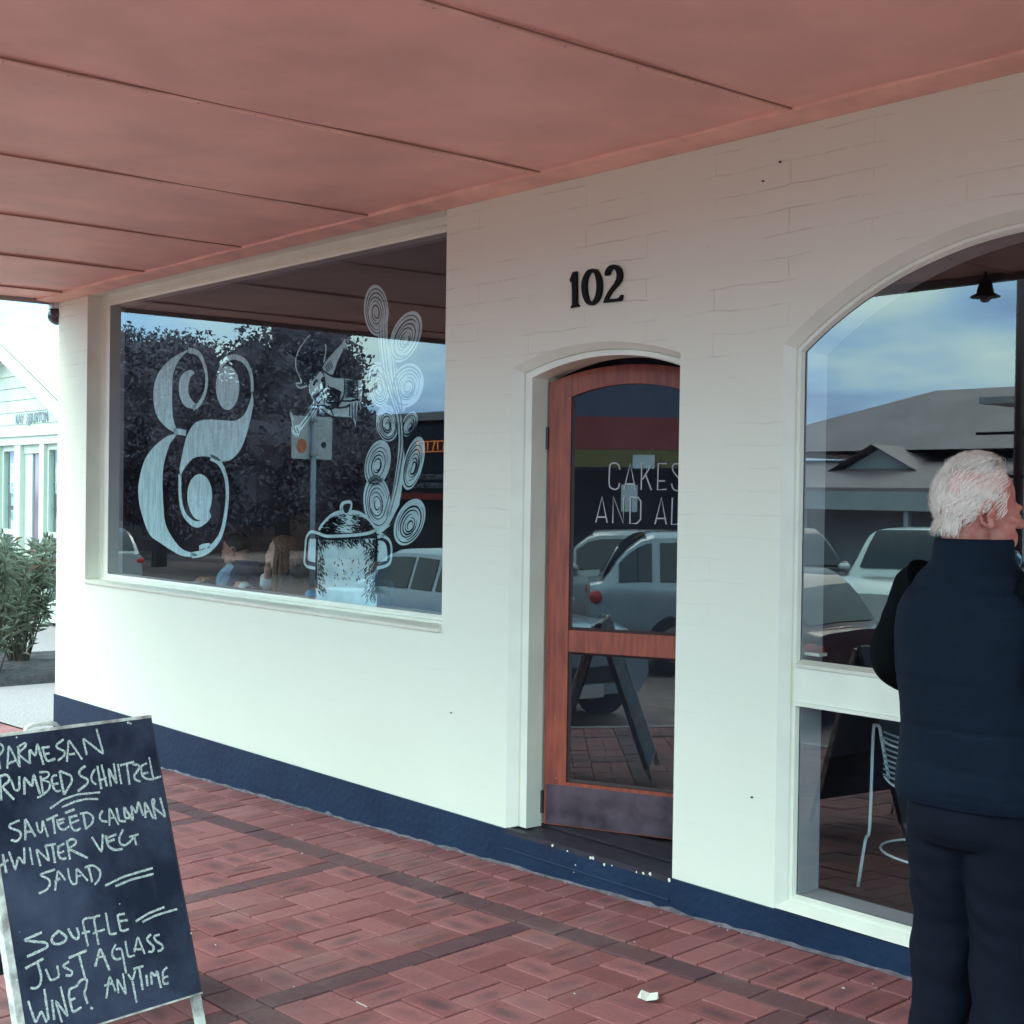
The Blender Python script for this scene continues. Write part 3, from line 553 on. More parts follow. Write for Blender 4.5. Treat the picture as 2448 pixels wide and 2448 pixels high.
pot = thing('painted_pot'); pot.parent = win
Pp = lambda p: sc(.18116, 720, 1180, p)
Pd = lambda p: sc(.18116, 720, 1180, p, PY-.0015)
mb = MB()
mb.flat(Pp([(205,560),(400,575),(700,560),(1000,555),(1008,800),(1010,1000),(1000,1300),(995,1510),(800,1480),(500,1435),(400,1450),(205,1405),(190,1200),(185,980)]))
mb.flat(cl(Pp([(235,490),(300,395),(420,285),(550,245),(535,180),(560,130),(650,118),(660,180),(640,235),(760,262),(880,345),(975,455),(905,505),(700,535),(430,545),(300,520)]), 2))
mb.flat(Pp([(80,600),(100,575),(215,590),(205,915),(110,905),(80,870)])); mb.flat(Pp([(1005,600),(1100,620),(1145,700),(1145,890),(1090,915),(998,905)]))
mb.flat(Pp([(520,1000),(1020,500),(1200,400),(1080,500),(700,560)][1:4]+[(960,560)]))
mb.build('white_fill', M_wp2, pot, fix=False)
mb = MB()
for p in ([(95,590),(75,640),(68,880),(110,930),(190,950)], [(80,600),(110,555),(220,560)], [(1005,575),(1090,590),(1150,680),(1160,900),(1100,935),(995,940)]): mb.ribbon(smoothpts(Pd(p), 4), .034, (0, 1, 0))
for p in ([(235,495),(420,540),(700,540),(900,510),(975,470)], [(225,580),(450,592),(720,575),(1000,562)], [(210,580),(200,930),(205,1250)], [(1000,570),(985,900),(998,1330)]): mb.ribbon(smoothpts(Pd(p), 4), .022, (0, 1, 0))
mb.flat(cl(Pd([(550,190),(565,145),(645,130),(650,185),(620,245),(590,260),(565,235)]), 3))
random.seed(11)
def hatch(n, reg, ln, ang, wd, dens=None):
    for _ in range(n):
        x0, y0, x1, y1 = reg; x = random.uniform(x0, x1); y = random.uniform(y0, y1)
        if dens and random.random() > dens(x, y): continue
        l = random.uniform(*ln); a = ang+random.uniform(-.35, .35)
        mb.ribbon(Pd([(x, y), (x+l*.5*math.cos(a)+random.uniform(-4, 4), y+l*.5*math.sin(a)), (x+l*math.cos(a), y+l*math.sin(a))]), wd*random.uniform(.5, 1.3), (0, 1, 0), taper=True)
hatch(520, (215, 590, 420, 1330), (20, 60), 1.1, .0062, lambda x, y: max(0, 1-(x-215)/130)*.9)
hatch(650, (230, 585, 985, 820), (25, 80), 1.0, .0062, lambda x, y: max(0, 1-(y-585)/120)**1.2+max(0, (x-760)/260)**2*.6)
hatch(480, (830, 700, 985, 1400), (25, 75), 2.1, .006, lambda x, y: max(0, (x-820)/170)**1.5)
def ind(x, y): # inside the lid
    return ((x-600)/370)**2+((y-520)/265)**2 < .93 and y < 520
hatch(1100, (250, 260, 950, 525), (25, 70), .35, .0062, lambda x, y: ind(x, y)*(.06+.94*min(1, (abs(x-590)/170)**2)))
hatch(40, (430, 850, 760, 1200), (10, 40), 1.2, .008)
mb.build('black_marks', M_bp, pot, fix=False)
mb = MB()
for p in ([(45,900),(60,700),(75,580),(130,505),(215,520),(320,558),(430,562),(700,548),(900,520),(1000,470)], [(235,480),(300,385),(420,275),(555,230)], [(640,235),(770,255),(890,335),(985,455)], [(45,900),(80,960),(190,985)], [(1010,575),(1090,560),(1180,640),(1195,800),(1160,930),(1010,985)], [(535,235),(525,180),(555,125),(655,112),(665,180),(640,240)], [(985,470),(1040,520),(1100,560)]):
    mb.ribbon([q-Vector((0, .0022, 0)) for q in smoothpts(Pp(p), 4)], .017, (0, 1, 0))
mb.build('white_outline', M_wp2, pot, fix=False)

stm = thing('painted_steam'); stm.parent = win
Sp = lambda p: sc(.34161, 850, 660, p); Sd = lambda p: sc(.34161, 850, 660, p, PY-.0015)
curls = [(145,240,86,180,-3,.95), (350,425,100,190,22,.95), (165,760,74,160,-4,1), (362,765,112,158,14,1), (222,1028,78,130,-6,1), (378,1035,50,92,22,1), (155,1310,88,165,12,1), (405,1310,68,192,14,1), (150,1580,95,188,-4,1), (378,1722,98,172,22,1)]
def el(cx, cy, rx, ry, rot, k, n=30, ph=0, span=1.0):
    a = R(rot); o = []
    for i in range(n+1 if span < 1 else n):
        t = ph+2*math.pi*span*i/n; x = rx*k*math.cos(t); y = ry*k*math.sin(t); o.append((cx+x*math.cos(a)-y*math.sin(a), cy+x*math.sin(a)+y*math.cos(a)))
    return o
mb = MB()
for c in curls: mb.flat(Sp(el(*c[:5], 1)))
mb.build('steam_curl', M_wp2, stm, fix=False)
mb = MB()
mb.flat([p+Vector((0, .0012, 0)) for p in Sp([(155,330),(155,420),(180,640),(240,850),(290,980),(300,1150),(290,1300),(262,1480),(222,1680),(130,1790),(150,1800),(230,1745),(305,1600),(335,1400),(342,1250),(325,1100),(322,980),(270,850),(268,640),(225,470),(222,320)])])
mb.flat([p+Vector((0, .0012, 0)) for p in Sp([(250,560),(262,720),(300,900),(330,960),(360,900),(330,760),(280,620),(300,520)])])
mb.build('steam_stem', M_wp2, stm, fix=False)
mb = MB(); random.seed(21)
for ci, c in enumerate(curls):
    for j, k in enumerate((.86, .72, .58, .44, .30, .18)):
        ph = random.uniform(0, 6.3); pts = el(c[0]+random.uniform(-4, 4), c[1]+(1-k)*c[3]*.15, c[2], c[3], c[4], k, 22, ph, random.uniform(.62, .93))
        mb.ribbon(smoothpts(Sd(pts), 2), .0085*random.uniform(.6, 1.3), (0, 1, 0), taper=True)
for x0 in (165, 185, 205): mb.ribbon(smoothpts(Sd([(x0, 330), (x0+5, 480), (x0+30, 680), (x0+85, 880), (x0+122, 1000), (x0+130, 1180), (x0+110, 1330), (x0+80, 1500), (x0+30, 1680)]), 4), .0085, (0, 1, 0), taper=True)
for x0 in (252, 272): mb.ribbon(smoothpts(Sd([(x0, 560), (x0+14, 720), (x0+50, 900), (x0+60, 1050)]), 4), .008, (0, 1, 0), taper=True)
mb.build('steam_line', M_bp, stm, fix=False)

figr = thing('painted_figure'); figr.parent = win; figr_out = MB()
Fp = lambda p: sc(.22774, 640, 740, p); Fd = lambda p: sc(.22774, 640, 740, p, PY-.0015); Fe = lambda p: sc(.22774, 640, 740, p, PY-.0025)
mb = MB()
mb.flat(cl(Fp([(430,780),(480,700),(530,635),(585,690),(600,760),(605,850),(560,960),(515,990),(470,930),(440,850)]), 2))
mb.flat(Fp([(590,640),(640,690),(800,720),(940,740),(990,740),(1000,860),(995,930),(970,970),(985,1080),(945,1000),(930,1130),(920,1255),(880,1130),(700,1120),(560,1080),(520,1000),(600,850)]))
mb.flat(Fp([(565,600),(640,490),(760,350),(790,295),(850,325),(848,400),(790,430),(725,560),(690,680),(640,690)]))
mb.flat(Fp([(480,960),(400,1090),(330,1200),(275,1225),(262,1280),(320,1340),(345,1270),(400,1230),(530,1050)]))
mb.flat(Fp([(232,1070),(250,1062),(270,1110),(272,1160),(285,1220),(265,1225),(252,1160),(235,1120)]))
mb.build('white_body', M_wp2, figr, fix=False)
mb = MB()
mb.flat(cl(Fd([(440,275),(380,345),(330,420),(295,520),(300,620),(350,750),(375,785),(430,765),(500,680),(575,590),(590,470),(545,360),(510,300),(475,272)]), 2))
mb.flat(cl(Fd([(298,775),(310,755),(345,770),(400,770),(470,715),(560,610),(585,500),(600,375),(612,385),(608,470),(585,590),(500,710),(430,785),(360,820),(310,808)]), 2))
mb.flat(cl(Fd([(432,800),(452,870),(485,895),(545,860),(575,800),(555,740),(600,700),(608,850),(575,950),(518,992),(478,945),(445,860)]), 2))
mb.flat(cl(Fd([(470,790),(490,745),(520,730),(527,755),(500,775),(490,805)]), 2))
L_ = lambda p, wd=.009: mb.ribbon(smoothpts(Fe(p), 4), wd, (0, 1, 0), taper=True)
for p in ([(570,600),(640,495),(770,350),(795,310),(815,300)], [(690,680),(735,560),(795,430),(800,400)], [(830,345),(850,400),(825,420),(835,500)], [(815,320),(845,370)], [(740,140),(760,200),(775,270)], [(590,650),(690,705),(805,712),(940,740)],
          [(805,712),(800,900),(740,1000)], [(640,790),(620,900),(620,1010)], [(600,760),(600,1000),(660,1040),(740,1000),(800,890)], [(935,740),(945,960)], [(990,740),(1000,860),(990,935)], [(740,960),(860,960),(945,945),(990,960)], [(720,1035),(830,1020),(860,985)],
          [(860,985),(860,1120)], [(885,980),(890,1130),(920,1260)], [(920,970),(915,1120),(930,1180)], [(950,970),(965,1050),(990,1085)], [(520,1000),(600,1080),(680,1130)], [(540,1010),(640,1020),(690,1120)], [(485,985),(410,1090),(320,1210)], [(500,1000),(430,1120),(345,1230)], [(515,1030),(450,1140),(370,1250)], [(530,1060),(470,1150),(400,1240)],
          [(235,1075),(255,1065),(272,1120),(268,1165)], [(262,1165),(280,1225)], [(300,1320),(330,1415)], [(275,1240),(300,1300)], [(305,1235),(325,1300)]): L_(p, .012)
for k in range(8): L_([(625, 815+k*26), (690+k*4, 835+k*26), (770-k*3, 870+k*18)], .016)
for k in range(12): L_([(810, 745+k*17), (870, 750+k*15), (935, 745+k*17)], .008)
for k in range(6): L_([(600+k*12, 590-k*12), (625+k*12, 660-k*10)], .006)
mb.build('black_marks', M_bp, figr, fix=False)
mb = MB()
for p in ([(298,775),(345,768),(352,750),(300,620),(295,520),(330,420),(380,345),(420,290),(450,270)], [(300,770),(305,800),(345,822),(410,800)], [(600,375),(612,385),(606,470),(588,560)], [(440,860),(470,930),(515,995)], [(235,1070),(250,1062),(272,1110),(272,1165)], [(255,1230),(258,1285),(300,1330),(330,1415)]): mb.ribbon(smoothpts(Fe(p), 4), .010, (0, 1, 0))
mb.build('white_outline', M_wp2, figr, fix=False)

# ---- blackboard
W_ = Vector((-math.cos(R(82)), math.sin(R(82)), 0)); BN = Vector((W_.y, -W_.x, 0)); AL = R(19.5)
BH = Vector((0, 0, 1))*math.cos(AL)-BN*math.sin(AL)                # up the face
BF = BH.cross(W_).normalized(); BF = BF if BF.dot(CAM-Vector((-4, -1.9, .5))) > 0 else -BF
foot = Vector((-4.044, -1.884, -.129))
def bd(u, h, d=0): return foot - W_*u + BH*h + BF*d               # u leftwards from the right edge, h up the face, d out of the face
board = thing('sandwich_board', tuple(foot-Vector((.15, 0, 0))), label='black A-frame chalkboard with handwritten menu standing on the brick pavement', cat='sign')
Bi = Matrix.Translation(-board.location)
WB = .626; h0, h1 = .106, 1.018
def bbox(u0, u1, a, b, d0, d1): 
    m = MB(); vs = [Bi @ bd(u, h, d) for d in (d0, d1) for h in (a, b) for u in (u0, u1)]
    m.add(vs, [(0, 2, 3, 1), (4, 5, 7, 6), (0, 1, 5, 4), (2, 6, 7, 3), (0, 4, 6, 2), (1, 3, 7, 5)]); return m
bbox(.004, WB-.02, h0+.004, h1-.004, -.014, 0).build('board_face', M_board, board)
bbox(WB-.0195, WB+.006, h0-.09, h1, -.03, .003).build('frame_rail', M_frame, board, bevel=.002)
bbox(-.003, .0035, h0, h1, -.03, -.001).build('frame_rail', mat('dark_frame', (.035, .035, .05), .5), board)
bbox(-.003, WB+.004, h1-.0035, h1+.007, -.03, .002).build('frame_rail', M_frame, board, bevel=.001)
bbox(-.003, WB-.02, h0-.002, h0+.0035, -.03, .0025).build('frame_rail', M_frame, board)
bbox(.003, .032, 0, h0-.003, -.024, -.002).build('leg', M_frame, board, bevel=.001)
# rear frame
top = (bd(0, h1, -.035)); BW = -W_*WB
rear = [Vector((.0, 0, 0)), BW]
rh = Vector((-.30*BN.x, -.30*BN.y, 0))*1.0
m = MB()
for off in (0, 1):
    p = bd(WB*off, h1, -.045); q = Vector((p.x-BN.x*.30, p.y-BN.y*.30, gz(p.x-.3, p.y))); 
    m_ = MB(); m_.tube([Bi @ p, Bi @ q], .014, 4); m_.build('leg', M_frame, board)
p0, p1 = bd(0, h1, -.045), bd(WB, h1, -.045); q0 = p0+Vector((-BN.x*.27, -BN.y*.27, -.84)); q1 = p1+Vector((-BN.x*.27, -BN.y*.27, -.84))
m = MB(); nb_ = (p1-p0).cross(q0-p0).normalized()*.008; m.add([Bi @ v for v in (p0, p1, q1, q0, p0+nb_, p1+nb_, q1+nb_, q0+nb_)], [(0, 1, 2, 3), (4, 7, 6, 5), (0, 4, 5, 1), (1, 5, 6, 2), (2, 6, 7, 3), (3, 7, 4, 0)]); m.build('rear_face', M_board, board)
m = MB(); m.tube([Bi @ bd(.33, h1, -.01), Bi @ bd(.345, h1+.018, -.01), Bi @ bd(.37, h1+.024, -.012), Bi @ bd(.42, h1+.024, -.012), Bi @ bd(.445, h1+.016, -.01), Bi @ bd(.455, h1, -.01)], .007, 8); m.build('carry_handle', M_frame, board, smooth=True)
m = MB()
for px, py, r in ((307, 1728, .005), (40, 2343, .004), (47, 2228, .0015), (286, 2161, .002), (457, 2231, .003), (40, 1763, .003), (312, 1730, .004)):
    p = at_plane(px, py, bd(0, 0, .001), BF); m.ell(Bi @ p, (r, r, r), nu=8, nv=6)
m.build('screw_heads', M_chalk, board, kind='stuff')
CA = [[(-40,270),(2,545)],[(-40,270),(0,262),(42,295),(40,340),(-15,395)],[(80,540),(95,280),(215,520)],[(90,485),(185,445)],[(215,525),(200,300)],[(185,310),(285,248),(290,290),(190,375),(330,485)],[(330,485),(320,320),(390,410),(410,260),(480,500)],
 [(465,300),(490,400),(520,465),(610,430)],[(465,310),(545,300)],[(480,385),(545,370)],[(700,220),(620,275),(615,310),(715,350),(715,390),(635,455)],[(735,465),(755,220),(905,440)],[(760,385),(825,375)],[(955,390),(910,205),(1140,385),(1060,100)],
 [(15,890),(0,640)],[(-5,630),(60,600),(110,640),(100,680),(20,740),(155,880)],[(120,660),(165,790),(215,775),(210,625)],[(270,825),(265,630),(355,745),(370,595),(440,820)],[(430,580),(545,575),(540,630),(460,660)],[(445,620),(478,835)],[(460,665),(555,690),(545,770),(440,850),(410,860)],
 [(625,610),(565,625),(580,740),(620,800),(670,780)],[(570,720),(645,700)],[(655,570),(705,830)],[(655,565),(790,620),(795,680),(705,825)],[(940,510),(870,560),(865,610),(970,660),(970,700),(855,790)],[(1045,545),(1000,620),(1010,690),(1060,715)],[(1070,510),(1115,765)],[(1115,495),(1175,735)],[(1095,670),(1170,640)],
 [(1220,735),(1190,530),(1285,715),(1250,485)],[(1295,490),(1335,710)],[(1320,505),(1475,465)],[(1395,495),(1425,715)],[(1455,495),(1540,500),(1520,560),(1465,620),(1490,670),(1545,680)],[(1615,480),(1550,510),(1560,620),(1610,655),(1690,660)],[(1555,605),(1630,580)],[(1640,415),(1685,655),(1770,625)],
 [(550,980),(690,880),(850,825),(1100,800)],[(680,965),(830,900),(960,872),(1080,875)]]
CB = [[(215,280),(100,330),(95,360),(220,400),(240,440),(190,520),(120,495)],[(280,500),(275,255),(390,460)],[(285,410),(365,400)],[(400,300),(425,415),(465,420),(465,270),(530,465)],[(510,280),(635,220)],[(580,240),(605,430)],[(625,270),(640,360),(700,395),(760,345)],[(625,290),(710,260)],[(630,325),(705,300)],
 [(760,235),(790,380),(840,405),(885,365)],[(765,250),(850,225)],[(770,320),(870,275)],[(715,200),(820,160)],[(915,210),(945,380)],[(880,210),(960,190),(1030,240),(1020,310),(945,375)],[(1130,175),(1090,230),(1110,290),(1180,295)],[(1205,340),(1200,135),(1305,330)],[(1215,260),(1255,250)],[(1280,145),(1310,290),(1385,290)],
 [(1430,250),(1375,265),(1360,125),(1465,290),(1440,110),(1500,210),(1520,65),(1575,230)],[(1600,255),(1590,70),(1690,265)],[(1600,190),(1650,175)],[(1715,270),(1665,60),(1695,35),(1705,90),(1680,130),(1820,245)],[(1760,30),(1815,230)],
 [(30,655),(70,860)],[(0,785),(90,715)],[(100,625),(170,835),(200,670),(270,770),(265,580)],[(325,580),(360,770)],[(445,785),(395,590),(545,735),(500,560)],[(495,560),(615,540)],[(575,550),(605,750)],[(640,560),(640,670),(690,720),(730,690)],[(635,575),(710,535)],[(640,650),(705,620)],[(770,715),(735,500)],[(735,520),(780,480),(845,500),(830,550),(745,590),(965,695)],
 [(1010,465),(1120,640),(1130,430)],[(1160,445),(1190,570),(1260,610),(1350,595)],[(1165,480),(1280,435)],[(1180,520),(1260,490)],[(1355,380),(1305,480),(1320,545),(1370,565),(1440,510),(1480,450)],[(1420,465),(1525,435)],[(1475,460),(1500,555)],
 [(605,820),(430,880),(545,930),(555,980),(520,1045),(425,1085)],[(605,1055),(635,825),(720,940)],[(600,960),(660,920)],[(745,810),(765,930),(800,990),(845,985),(840,800),(965,945)],[(840,900),(890,890)],[(975,800),(1015,960)],[(930,800),(1020,770),(1105,830),(1100,920),(1040,990)],[(1155,1000),(1360,900),(1680,805)],[(1270,1005),(1450,930),(1690,870)]]
CC = [[(440,390),(245,475),(500,500),(505,545),(285,645)],[(620,370),(535,450),(545,500),(600,520),(680,490),(710,445),(620,375)],[(715,350),(760,440),(810,470),(835,430),(805,340)],[(1000,235),(900,240),(865,265),(925,535)],[(860,400),(945,380)],[(1050,215),(1000,215),(985,260),(1035,520)],[(975,400),(1100,360)],[(1110,185),(1150,415),(1225,400)],
 [(1310,195),(1230,205),(1270,385),(1355,355)],[(1250,275),(1340,260)],[(1425,275),(1560,190),(1725,125)],[(1495,280),(1640,210),(1860,145)],[(265,770),(455,665)],[(395,710),(435,850),(425,940),(385,980),(320,975)],[(480,775),(530,900),(625,860),(600,740)],[(725,695),(650,745),(765,800),(755,850),(690,840)],[(720,660),(910,580)],[(830,630),(895,880)],
 [(1000,750),(1050,550),(1150,790)],[(1020,650),(1110,645)],[(1215,515),(1170,600),(1185,660),(1230,685),(1270,660)],[(1215,570),(1275,555),(1325,820)],[(1315,480),(1345,655),(1415,630)],[(1410,600),(1445,430),(1520,620)],[(1400,565),(1490,570)],[(1585,410),(1530,460),(1620,545),(1600,605),(1555,590)],[(1675,415),(1615,425),(1620,470),(1715,530),(1710,570),(1655,590)],
 [(295,1110),(375,1350),(430,1210),(490,1335)],[(465,985),(510,1310)],[(545,1100),(570,1310)],[(650,1335),(580,1100),(715,1280),(635,960)],[(800,960),(725,985),(725,1080),(765,1235),(855,1175)],[(740,1105),(790,1080)],[(800,960),(850,885),(920,880),(900,990),(880,1020),(920,1140)],[(950,1180),(963,1187),(975,1195)],
 [(1115,1085),(1150,840),(1215,1010)],[(1095,950),(1190,920)],[(1245,1030),(1225,870),(1325,1050),(1290,820)],[(1345,830),(1390,900),(1420,790)],[(1390,900),(1435,1130)],[(1400,775),(1505,745)],[(1460,760),(1500,995)],[(1535,835),(1550,955)],[(1595,940),(1580,800),(1640,860),(1645,780),(1690,975)],[(1755,755),(1705,800),(1715,940),(1770,920)],[(1710,870),(1765,850)]]
m = MB(); random.seed(4); Pf = bd(0, 0, .0012)
for S, (k, ox2, oy2) in ((CA, (.21739, 0, 1720)), (CB, (.21739, 0, 1900)), (CC, (.22774, 0, 2140))):
    for st in S:
        pts = [Bi @ at_plane(ox2+x*k, oy2+y*k, Pf, BF) for x, y in st]
        # rounded corners: densify, then relax a little
        q = []
        for i in range(len(pts)-1):
            n = max(2, int((pts[i+1]-pts[i]).length/.006))
            for j in range(n): q.append(pts[i].lerp(pts[i+1], j/n))
        q.append(pts[-1])
        for _ in range(2): q = [q[0]]+[(q[i-1]+q[i]*2+q[i+1])/4 for i in range(1, len(q)-1)]+[q[-1]]
        m.ribbon(q, .0069*random.uniform(.9, 1.15), BF, jit=.14)
m.build('chalk_writing', M_chalk, board, fix=False)

# ---- pavement of clay pavers, tilted to the street
NP = Vector((-.031, -.045, 1)).normalized(); RX = Vector((1, 0, .031)).normalized(); RY = NP.cross(RX)
def pv(x, y, dz=0): return Vector((x, y, gz(x, y)+dz))
pav = MB(); pav.add([pv(-12.6, .0, -.011), pv(3.5, .0, -.011), pv(3.5, -4.75, -.011), pv(-12.6, -4.75, -.011)], [(0, 1, 2, 3)])
pav.add([pv(-12.6, -.0, -.4), pv(3.5, .0, -.4), pv(3.5, -4.75, -.4), pv(-12.6, -4.75, -.4), pv(-12.6, 0, -.012), pv(3.5, 0, -.012), pv(3.5, -4.75, -.012), pv(-12.6, -4.75, -.012)], [(0, 3, 2, 1), (0, 1, 5, 4), (2, 3, 7, 6), (1, 2, 6, 5), (3, 0, 4, 7)])
pavo = pav.build('pavement', M_mortar, None, kind='structure', fix=False)
PX, PYp = 1.32, 1.26           # panel pitch
bricks = []                    # (x0,x1,y0,y1,dark)
def addb(x0, x1, y0, y1, dark=0):
    x0, x1 = max(x0, -12.6), min(x1, 3.5); y0, y1 = max(y0, -4.75), min(y1, -.006)
    if x1-x0 > .025 and y1-y0 > .025: bricks.append((x0, x1, y0, y1, dark))
xk = -12.6; i = 0
while xk < 3.5:
    addb(xk, xk+.1177, -.385, -.158); addb(xk, xk+.1177, -.156, -.004); xk += .1177
yb = [-.392, -1.652, -2.912, -4.172]   # upper edge of each dark band
for y in yb:
    xk = -12.6+.07*(yb.index(y) % 2)
    while xk < 3.5: addb(xk, xk+.235, y-.116, y, 1); xk += .235
xb = [-2.83+PX*k for k in range(-8, 6)]
for r_, y in enumerate(yb):
    yt, ybot = y-.118, y-PYp
    for x in xb:
        for k in range(5): 
            q = (yt-ybot)/5; addb(x, x+.116, ybot+q*k, ybot+q*(k+1)-.001, 1)
        X0, X1 = x+.118, x+PX; nx, ny = 5, 5; qx, qy = (X1-X0)/nx, (yt-ybot)/ny
        for a in range(nx):
            for b in range(ny):
                p0, p1, r0, r1 = X0+a*qx, X0+(a+1)*qx, ybot+b*qy, ybot+(b+1)*qy
                if (a+b) % 2: addb(p0, (p0+p1)/2, r0, r1); addb((p0+p1)/2, p1, r0, r1)
                else: addb(p0, p1, r0, (r0+r1)/2); addb(p0, p1, (r0+r1)/2, r1)
random.seed(9)
def paver_mb(mb, lx, ly, M, flip):
    g = .0032; ch = .0022; a, b = lx/2-g, ly/2-g
    o = len(mb.v); vs = []
    for s, z in ((0, -.03), (0, -ch), (ch, 0)):
        vs += [(-a+s, -b+s, z), (a-s, -b+s, z), (a-s, b-s, z), (-a+s, b-s, z)]
    mb.add(vs, [(8, 9, 10, 11)]+[(k+q*4, (k+1) % 4+q*4, (k+1) % 4+q*4+4, k+q*4+4) for q in (0, 1) for k in range(4)], M)
    uvs = [(.5+x/lx, .5+y/ly) for x, y, z in vs]; uvs = [(v, u) if flip else (u, v) for u, v in uvs]
    mb.uvs = getattr(mb, 'uvs', [])+uvs
def uvmesh(mb, name, m):
    me = mb.mesh(name, m, fix=False); uvl = me.uv_layers.new(name='UVMap')
    for lp in me.loops: uvl.data[lp.index].uv = mb.uvs[lp.vertex_index]
    return me
def bm_(x0, x1, y0, y1):
    c = pv((x0+x1)/2, (y0+y1)/2, random.uniform(-.0026, .0026)); tl = Matrix.Rotation(random.uniform(-.006, .006), 4, 'X') @ Matrix.Rotation(random.uniform(-.006, .006), 4, 'Y') @ Matrix.Rotation(random.uniform(-.008, .008), 4, 'Z')
    B_ = Matrix((RX, RY, NP)).transposed().to_4x4(); return Matrix.Translation(c) @ B_ @ tl
def bscore(b):
    x, y, z = proj(pv((b[0]+b[1])/2, (b[2]+b[3])/2))
    ok = z > 0 and -40 < x < 2480 and -40 < y < 2500
    return z if ok else 1e6+z
bricks.sort(key=bscore)
cache = {}; rest = {0: MB(), 1: MB()}
for i, b in enumerate(bricks):
    lx, ly = b[1]-b[0], b[3]-b[2]; flip = ly > lx; M = bm_(*b[:4])
    if i < 300:
        key = (round(lx, 3), round(ly, 3), b[4])
        if key not in cache: q = MB(); paver_mb(q, lx, ly, None, flip); cache[key] = uvmesh(q, 'paver', M_paverd if b[4] else M_paver)
        o = bpy.data.objects.new('paver', cache[key]); COL.objects.link(o); o.matrix_world = M; o.parent = pavo
    else: paver_mb(rest[b[4]], lx, ly, M, flip)
for k in (0, 1):
    o = bpy.data.objects.new('dark_paver_field' if k else 'paver_field', uvmesh(rest[k], 'paver_field', M_paverd if k else M_paver)); COL.objects.link(o); o.parent = pavo; o['kind'] = 'stuff'
# scraps lying on the pavers
pc = thing('paper_scrap', tuple(pv(*at_plane(1550, 2387, (0, -1, -.06), NP)[:2], .002)), label='torn scrap of white paper lying on the brick pavement', cat='litter')
def onp(px, py, dz=.004):
    p = at_plane(px, py, pv(0, 0, dz), NP); return p
pts = [onp(1524, 2388), onp(1533, 2374), onp(1553, 2378), onp(1573, 2380), onp(1575, 2390), onp(1571, 2397), onp(1545, 2396), onp(1531, 2394)]
mb = MB(); mb.prism([p-pc.location+Vector((0, 0, .004+.006*(i % 2))) for i, p in enumerate(pts)], (0, 0, .0015)); mb.build('paper', mat('paper', (.85, .87, .8), .8), pc)
mb = MB(); random.seed(31)
for _ in range(70):
    x, y = random.uniform(-8, -1.5), random.choice([random.uniform(-.05, -.012), random.uniform(-2, -.1)]); r = random.uniform(.002, .005); mb.ell(pv(x, y, .003), (r, r*.7, r*.4), nu=6, nv=4)
for px, py in ((722, 2040), (2157, 2003+0), (2016, 2362)): mb.ell(onp(px, py), (.007, .005, .003), nu=6, nv=4)
d0 = onp(852, 2395); d1 = onp(877, 2407); mb.tube([d0, d1], .0022, 4)
tag(mb.build('grit', mat('pale_grit', (.55, .52, .48), .8), None), 'pale crumbs of grit scattered over the brick pavement', 'grit', kind='stuff')
#PART3
# ================================================================== inside the cafe
M_dark = mat('interior_wall', (.10, .085, .105), .8, var=.35, vscale=2)
M_floor = mat('interior_floor', (.07, .055, .06), .5, var=.4, vscale=3)
M_wood2 = mat('dark_table_timber', (.05, .032, .028), .35, var=.4, vscale=8, stretch=(1, 8, 8))
M_pale = mat('pale_batten', (.22, .22, .24), .7, var=.2)
mb = MB(); mb.box((XL+.02, TW, .0), (XR-.02, 6.9, .098)); mb.build('floor', M_floor, None, kind='structure')
mb = MB(); mb.box((XL+.15, TW, 2.86), (XR-.02, 6.9, 2.9)); mb.build('room_ceiling', M_dark, None, kind='structure')
mb = MB(); mb.box((XL+.02, 5.2, .1), (XR-.02, 5.3, 2.86)); mb.box((XL+.01, TW+.001, .1), (XL+.12, 5.2, 2.86)); mb.box((XR-.1, TW+.001, .1), (XR-.03, 5.2, 2.86)); mb.build('room_wall', M_dark, None, kind='structure')
part = thing('partition_wall', (-5.05, 2.2, .1), label='dark partition wall inside the cafe between window and door', cat='wall')
mb = MB(); mb.box((-.08, -1.9, 0), (.08, 2.9, 2.75)); mb.build('panel', M_dark, part)
ct = thing('service_counter', (-2.2, 2.1, .1), label='pale counter front of upright battens inside the arched window', cat='counter')
mb = MB(); mb.box((-1.9, .03, 0), (2.4, .6, 1.0)); mb.build('body', M_dark, ct)
mb = MB(); mb.box((-1.95, -.03, 1.0), (2.45, .65, 1.04)); mb.build('counter_top', M_wood2, ct)
proto = MB(); proto.box((0, 0, .02), (.035, .025, .99)); pm = proto.mesh('batten', M_pale)
for k in range(52):
    o = bpy.data.objects.new('batten', pm); COL.objects.link(o); o.parent = ct; o.location = (-1.88+k*.082, .003, 0)
bench = thing('window_bench', (-8.45, .62, .1), label='dark timber bench table along the inside of the big window', cat='table')
mb = MB(); mb.box((-1.15, -.27, .735), (1.25, .30, .775)); mb.build('table_top', M_wood2, bench, bevel=.004)
for sx in (-1.05, 1.15):
    for sy in (-.2, .23):
        mb = MB(); mb.box((sx-.03, sy-.03, 0), (sx+.03, sy+.03, .735)); mb.build('leg', M_wood2, bench)
cup = thing('coffee_bowl', (-9.02, .62, .876), label='white coffee bowl on the bench in front of the man in the dark jacket', cat='cup')
mb = MB(); mb.lathe([(.02, 0), (.03, .003), (.058, .035), (.066, .068), (.062, .068), (.054, .036), (.026, .01), (.001, .008)], 20); mb.build('bowl', mat('china', (.75, .78, .74), .25), cup, smooth=True)
cup2 = thing('water_glass', (-8.0, .55, .876), label='clear water tumbler on the bench beside the woman', cat='glass')
